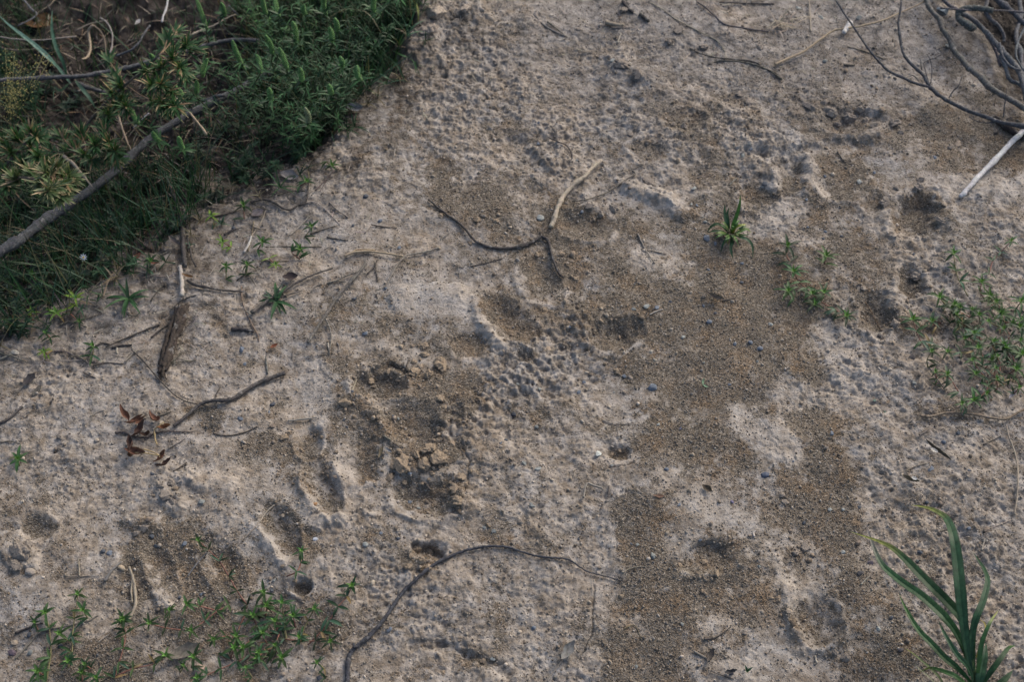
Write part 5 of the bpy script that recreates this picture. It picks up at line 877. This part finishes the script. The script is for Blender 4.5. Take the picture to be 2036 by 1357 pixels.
# ------------------------------------------------------------------ dead leaves
def sheet(mb, L, Wd, curl, bend, col, r, n=8, m=6, twist=0.0, ragged=.12):
    vs, cs, fs = [], [], []
    for i in range(n + 1):
        u = i / n; w = Wd * .5 * max(.05, math.sin(math.pi * (.03 + .94 * u)) ** .8) * (1 + r.uniform(-ragged, ragged))
        for j in range(m + 1):
            v = (j / m) * 2 - 1; th = v * curl; s_ = w * (math.sin(th) / max(curl, .01)); z = w * (1 - math.cos(th)) / max(curl, .01)
            x = (u - .5) * L; zz = z + bend * L * (u - .5) ** 2 * 4 * .25; a = twist * (u - .5)
            vs.append(V(x, s_ * math.cos(a) - zz * math.sin(a), s_ * math.sin(a) + zz * math.cos(a)) + V(0, 0, r.uniform(-.03, .03) * Wd)); cs.append(jit(col if abs(v) > .2 else tuple(q * .8 for q in col), .12, r))
    for i in range(n):
        for j in range(m): a = i * (m + 1) + j; fs.append((a, a + 1, a + m + 2, a + m + 1))
    mb.add(vs, fs, cs)
def deadleaf(px, py, L, W_, ang, col, label, curl=1.0, bend=.6, lift=.002, tilt=(0, 0), stalk=0, seed=None, name="dead_leaf", group="dead leaves lying about", twist=.5):
    r = random.Random(seed or int(px + py * 3)); pm = pxm(py); mb = MB(); sheet(mb, L * pm, W_ * pm, curl, bend, col, r, twist=twist, ragged=.2)
    p = P(px, py, lift)
    if stalk:
        e = tag(empty(name, p), label, "leaf", group); o = mb.build("leaf_blade", M_DRYLEAF, e)
        s = MB(); q = [V(-L * pm * .45, 0, .001), V(-L * pm * .45 - stalk * pm * .5, stalk * pm * .08, .001), V(-L * pm * .45 - stalk * pm, stalk * pm * .2, .0)]; tube(s, spline(q, 5), .0006, (.17,.15,.12), 5, .1); s.build("stalk", M_STRAW, e)
        e.rotation_euler = (tilt[0], tilt[1], math.radians(ang)); return e
    o = mb.build(name, M_DRYLEAF, None, True, V(0, 0, 0)); o.location = tuple(p); o.rotation_euler = (tilt[0], tilt[1], math.radians(ang)); return tag(o, label, "leaf", group)
RB, RB2 = (.12,.060,.042), (.070,.042,.034)
for px, py, L, W_, a, c in [(250,827,30,13,-30,RB),(266,840,26,12,60,RB),(279,858,30,16,80,RB2),(306,836,30,14,-25,RB),(263,884,24,16,-60,RB2),(270,898,28,16,20,RB),(258,908,22,12,-50,RB2),(322,912,22,13,70,RB),(327,926,22,12,50,RB2),(328,850,20,10,30,(.19,.085,.045)),(292,866,22,12,10,RB2),(277,838,20,9,75,RB)]:
    deadleaf(px, py, L * 1.3, W_ * 1.5, a, c, unique("curled red-brown leaf fragment", px, py), curl=1.5, bend=1.6, twist=1.4, lift=.006, tilt=(rnd.uniform(-.7,.7), rnd.uniform(-.4,.4)), group="red-brown curled leaves in one cluster")
for pts, w in (([(308,868),(307,856),(318,846),(326,840)],3.5),([(312,884),(308,872),(309,862)],3.5),([(268,901),(290,902),(318,907)],3.5),([(285,894),(300,898),(314,905),(318,912)],3)):
    twig("leaf_stalk", unique("thin yellowish leaf stalk", *pts[1]), "leaf stalk", pts, w, w * .7, (.27,.21,.11), M_STRAW, lift=.006, knots=1, sides=6, group="stalks of the red-brown leaves")
deadleaf(748,184,34,22,55,(.26,.225,.17),"pale tan folded leaf standing at the edge of the green clump",1.6,.8,.010,(.5,.3)); deadleaf(703,216,34,26,20,(.16,.165,.18),"grey curled leaf just below the green clump",1.4,1,.006,(.3,.2)); deadleaf(512,424,26,22,40,(.13,.115,.12),"greyish flat dead leaf beside the crooked root",.5,.3,.003)
deadleaf(577,552,30,20,10,(.045,.035,.035),"blackened dead leaf lying among the dark rootlets",.9,.5,.004); deadleaf(58,757,32,22,60,(.045,.042,.045),"blackish leaf on the pale crust at the left edge",.8,.5,.003,stalk=22); deadleaf(74,778,26,14,70,(.085,.08,.07),"grey-brown sunken leaf beside the blackish one",.6,.3,.001)
deadleaf(545,689,17,9,40,(.16,.06,.035),"tiny red-brown leaf scrap alone on the pale crust",1.0,.6,.003); deadleaf(1128,1296,46,22,62,(.17,.17,.165),"grey dry leaf with a long stalk near the bottom edge",1.1,.8,.005,(.2,0),stalk=80); deadleaf(1866,897,62,13,-43,(.075,.065,.055),"dark curled leaf with a pale torn middle",1.8,.7,.007,(.4,0)); deadleaf(1857,896,16,9,-30,(.42,.40,.37),"white torn flake on the dark curled leaf",.5,.3,.011)
deadleaf(1810,955,34,14,-20,(.12,.105,.085),"thin brown curled leaf left of the fallen bluish chip",1.8,.8,.005); deadleaf(1818,952,12,8,-10,(.38,.38,.37),"white flake on the thin brown curled leaf",.4,.3,.009); deadleaf(1420,592,40,18,-20,(.12,.10,.085),"crumpled dark leaf with a pointed end in the brown grit",1.5,.9,.004,stalk=18)
deadleaf(1396,760,15,9,80,(.22,.32,.22),"curled pale green shoot on the brown grit",1.8,1.2,.006,(.6,0),name="green_shoot",group=None); deadleaf(1402,768,14,5,-30,(.20,.30,.20),"small green leaf at the foot of the curled shoot",.8,.5,.003,name="green_shoot",group=None); deadleaf(1310,987,22,8,-5,(.14,.085,.06),"narrow red-brown leaf pressed into the crust",.4,.2,.001)
deadleaf(757,900,30,12,80,(.13,.115,.085),"upright brown husk at the end of the orange dirt slope",1.9,.5,.006,(.2,0),name="seed_husk",group=None); deadleaf(772,896,18,7,-35,(.14,.15,.17),"small grey husk beside the upright brown husk",1.0,.4,.003,name="seed_husk",group=None)
deadleaf(1855,644,30,13,-5,(.12,.065,.045),"reddish dead leaf in the shade of the herbs",.9,.6,.004); 
deadleaf(1412,1306,30,20,70,(.085,.075,.07),"dark crumpled leaf scrap with grey stalks",1.6,1.0,.003,stalk=16); deadleaf(1452,1338,26,14,20,(.05,.05,.055),"blue-black crumpled scrap at the bottom edge",1.5,1.0,.003); deadleaf(2013,786,26,11,50,(.28,.27,.30),"pale curled leaf at the right edge",1.4,.6,.005); deadleaf(1405,973,22,16,-30,(.075,.06,.045),"dark leaf crumb on the pale patch",1.2,.7,.002)
deadleaf(272,512,24,12,60,(.12,.055,.04),"reddish leaf scrap below the dark weeds",1.0,.6,.004); deadleaf(306,522,24,14,-10,(.13,.06,.045),"reddish leaf lying by a small herb",.8,.5,.004); deadleaf(196,537,28,14,10,(.10,.045,.025),"rusty leaf in the dry grass",.8,.5,.004); deadleaf(348,482,34,18,-35,(.14,.12,.115),"grey-brown curled leaf beside the long dark root",1.6,.8,.006)
deadleaf(80,45,70,45,20,(.10,.055,.025),"orange-brown dead patch of bark in the upper left corner",.5,.5,.004,name="bark_patch"); deadleaf(274,44,18,9,70,(.38,.37,.37),"white flake on the dark slope",.6,.4,.004,name="bark_flake",group=None); deadleaf(365,1298,64,30,30,(.13,.12,.10),"flat grey-brown curled bark among the herbs",.7,.5,.004,name="bark_flake",group=None); deadleaf(374,550,26,8,-15,(.20,.11,.05),"orange torn scrap hanging on the snapped stick",1.4,.8,.008)
deadleaf(575,350,40,24,-15,(.20,.19,.19),"pale grey curled bark at the foot of the green clump",.8,.4,.003,name="bark_flake",group=None); 
def straw_tuft():
    r = random.Random(44); root = P(1552, 52); e = tag(empty("straw_tuft", root), "dry straw tuft spreading at the top of the path", "grass tuft")
    for k in range(34):
        mb = MB(); a = r.uniform(0, 6.283); blade(mb, leafpts(root + V(r.gauss(0, .006), r.gauss(0, .006), .003), a, r.uniform(.0, .7), r.uniform(.018, .05), r.uniform(.6, 1.6), 5), .0018, jit((.23,.195,.15), .25, r), fold=.2, prof=grassp); rebase(mb.build("blade", M_STRAW, e), root)
straw_tuft()
# ------------------------------------------------------------------ litter and fine grass nobody could count
def litter(name, label, n, seed, dens, cols, L, w, el, mat, droop=(.0, .8)):
    r = random.Random(seed); mb = MB(); k = 0; t = 0
    while k < n and t < n * 40:
        t += 1; px, py = r.uniform(-80, 2080), r.uniform(-60, 1380)
        if r.random() > dens(px, py): continue
        p = P(px, py, .001); blade(mb, leafpts(p, r.uniform(0, 6.283), r.uniform(*el), r.uniform(*L), r.uniform(*droop), 4), w * r.uniform(.6, 1.3), jit(r.choice(cols), .25, r), fold=.2, prof=grassp); k += 1
    o = mb.build(name, mat); return tag(o, label, None, None, "stuff")
litter("litter", "dry straw bits and leaf litter on the ditch floor", 1500, 21, lambda a, b: .9 if edge_side(a, b) > 10 else 0, [(.16,.13,.095),(.11,.09,.07),(.20,.17,.13),(.09,.085,.08),(.14,.09,.055)], (.012,.04), .0016, (-.05,.35), M_STRAW)
litter("litter", "broken straw bits strewn over the upper path and along the ditch edge", 1150, 22, lambda a, b: (.9 * max(0, 1 - b / 190) if 880 < a < 1800 else 0) + (.25 if edge_side(a, b) > -110 and edge_side(a, b) < 10 else 0) + (.8 if a < 420 and 540 < b < 735 else 0) + (.35 if 380 < a < 740 and 330 < b < 640 else 0), [(.20,.18,.15),(.13,.12,.11),(.25,.22,.18),(.08,.075,.07)], (.006,.022), .0012, (-.02,.12), M_STRAW, (0, .3))
litter("grass", "fine dark grass filling the ditch", 5200, 23, lambda a, b: (1.0 if (a > 500 and b < 260) else .5 if (a < 420 and b > 330) or a < 90 else .10) if edge_side(a, b) > 12 else 0, [G1, G2, G2, (.012,.034,.014), GT, (.10,.09,.05)], (.03,.115), .0017, (.7,1.45), M_LEAF, (.2, 1.1))
# ------------------------------------------------------------------ loose grit and crumbs (nobody could count them)
def scatter(name, label, n, seed, size, dens, mat, cols, flatten=.6, sub=0):
    rs = np.random.RandomState(seed); base, fs = ICO[0]
    nv0 = len(base); tot = 0; VS, CS = [], []
    U = rs.uniform(-60, 2100, n * 3); W = rs.uniform(-60, 1420, n * 3)
    ok = []
    X, Y = flat(U, W)
    ii = np.clip(np.searchsorted(AX, X) - 1, 0, nx - 2); jj = np.clip(np.searchsorted(AY, Y) - 1, 0, ny - 2)
    d = dens(g_sand[jj, ii], g_dark[jj, ii], g_pit[jj, ii], g_grey[jj, ii], U, W)
    keep = rs.uniform(0, 1, n * 3) < d
    X, Y, ii, jj = X[keep][:n], Y[keep][:n], ii[keep][:n], jj[keep][:n]; m = len(X)
    fx = (X - AX[ii]) / (AX[ii + 1] - AX[ii]); fy = (Y - AY[jj]) / (AY[jj + 1] - AY[jj])
    Z = (GZ[jj, ii] * (1 - fx) + GZ[jj, ii + 1] * fx) * (1 - fy) + (GZ[jj + 1, ii] * (1 - fx) + GZ[jj + 1, ii + 1] * fx) * fy
    s = np.minimum(size[0] * np.exp(rs.normal(0, size[1], m)), size[2])
    q = rs.normal(size=(m, 3, 3)); q, _ = np.linalg.qr(q)
    B = base[None] * (1 + rs.uniform(-.28, .28, (m, nv0, 1))) * np.stack((np.ones(m), rs.uniform(.6, 1, m), rs.uniform(.45, .85, m)), 1)[:, None, :]
    B = np.einsum('mij,mvj->mvi', q, B) * s[:, None, None]
    B[:, :, 2] *= flatten / .6
    B = B + np.stack((X, Y, Z + s * .25), 1)[:, None, :]
    col = np.array(cols)[rs.randint(0, len(cols), m)] * rs.uniform(.75, 1.25, (m, 1))
    me = bpy.data.meshes.new(name); me.vertices.add(m * nv0); me.vertices.foreach_set("co", B.astype(np.float32).ravel())
    F = (np.array(fs)[None] + (np.arange(m) * nv0)[:, None, None]).reshape(-1)
    nf = m * len(fs); me.loops.add(nf * 3); me.loops.foreach_set("vertex_index", F.astype(np.int32))
    me.polygons.add(nf); me.polygons.foreach_set("loop_start", np.arange(0, nf * 3, 3, dtype=np.int32))
    at = me.attributes.new("tone", 'FLOAT_COLOR', 'POINT'); c4 = np.ones((m, nv0, 4), np.float32); c4[:, :, :3] = col[:, None, :]
    at.data.foreach_set("color", c4.ravel()); me.materials.append(mat); me.update()
    o = bpy.data.objects.new(name, me); COL.objects.link(o); return tag(o, label, None, None, "stuff")
tan = [(.135,.113,.089),(.155,.130,.102),(.115,.096,.076),(.18,.154,.124),(.15,.115,.080),(.12,.116,.112),(.22,.195,.165),(.09,.076,.062)]
scatter("grit", "fine brown grit lying in the hollows and bare patches", 70000, 3, (.00072, .36, .0022), lambda s, d, p, g, u, v: np.clip(s * .95 + p * .25 + .06, 0, 1) * (1 - d), M_GRIT, tan)
scatter("crumbs", "pale soil crumbs strewn over the clay crust", 27000, 4, (.0009, .45, .0034), lambda s, d, p, g, u, v: np.clip(.35 + p * .4 + g * .5, 0, 1) * (1 - .6 * d), M_CLOD, [(.26,.225,.18),(.31,.27,.22),(.21,.175,.14),(.35,.31,.265),(.16,.135,.11)])
near = lambda u, v, L: np.max([np.exp(-(((u - a) / r) ** 2 + ((v - b) / r) ** 2)) for a, b, r in L], 0)
scatter("rubble", "coarser broken crumbs around the trodden hollows", 2600, 5, (.0021, .40, .0058), lambda s, d, p, g, u, v: near(u, v, [(830,750,70),(850,930,60),(900,980,50),(740,780,60),(1200,430,70),(1130,520,60),(1680,235,80),(835,1110,35),(1830,560,45),(1750,640,50),(1410,1150,50),(1350,240,60),(1230,650,50),(1580,1230,40),(790,860,60),(700,830,50),(1120,600,50),(1480,210,60),(990,440,60),(1000,640,60),(330,970,40),(1590,1095,40),(640,960,40)]) * .9, M_CLOD, [(.22,.175,.13),(.26,.215,.165),(.19,.155,.12),(.16,.13,.10)])
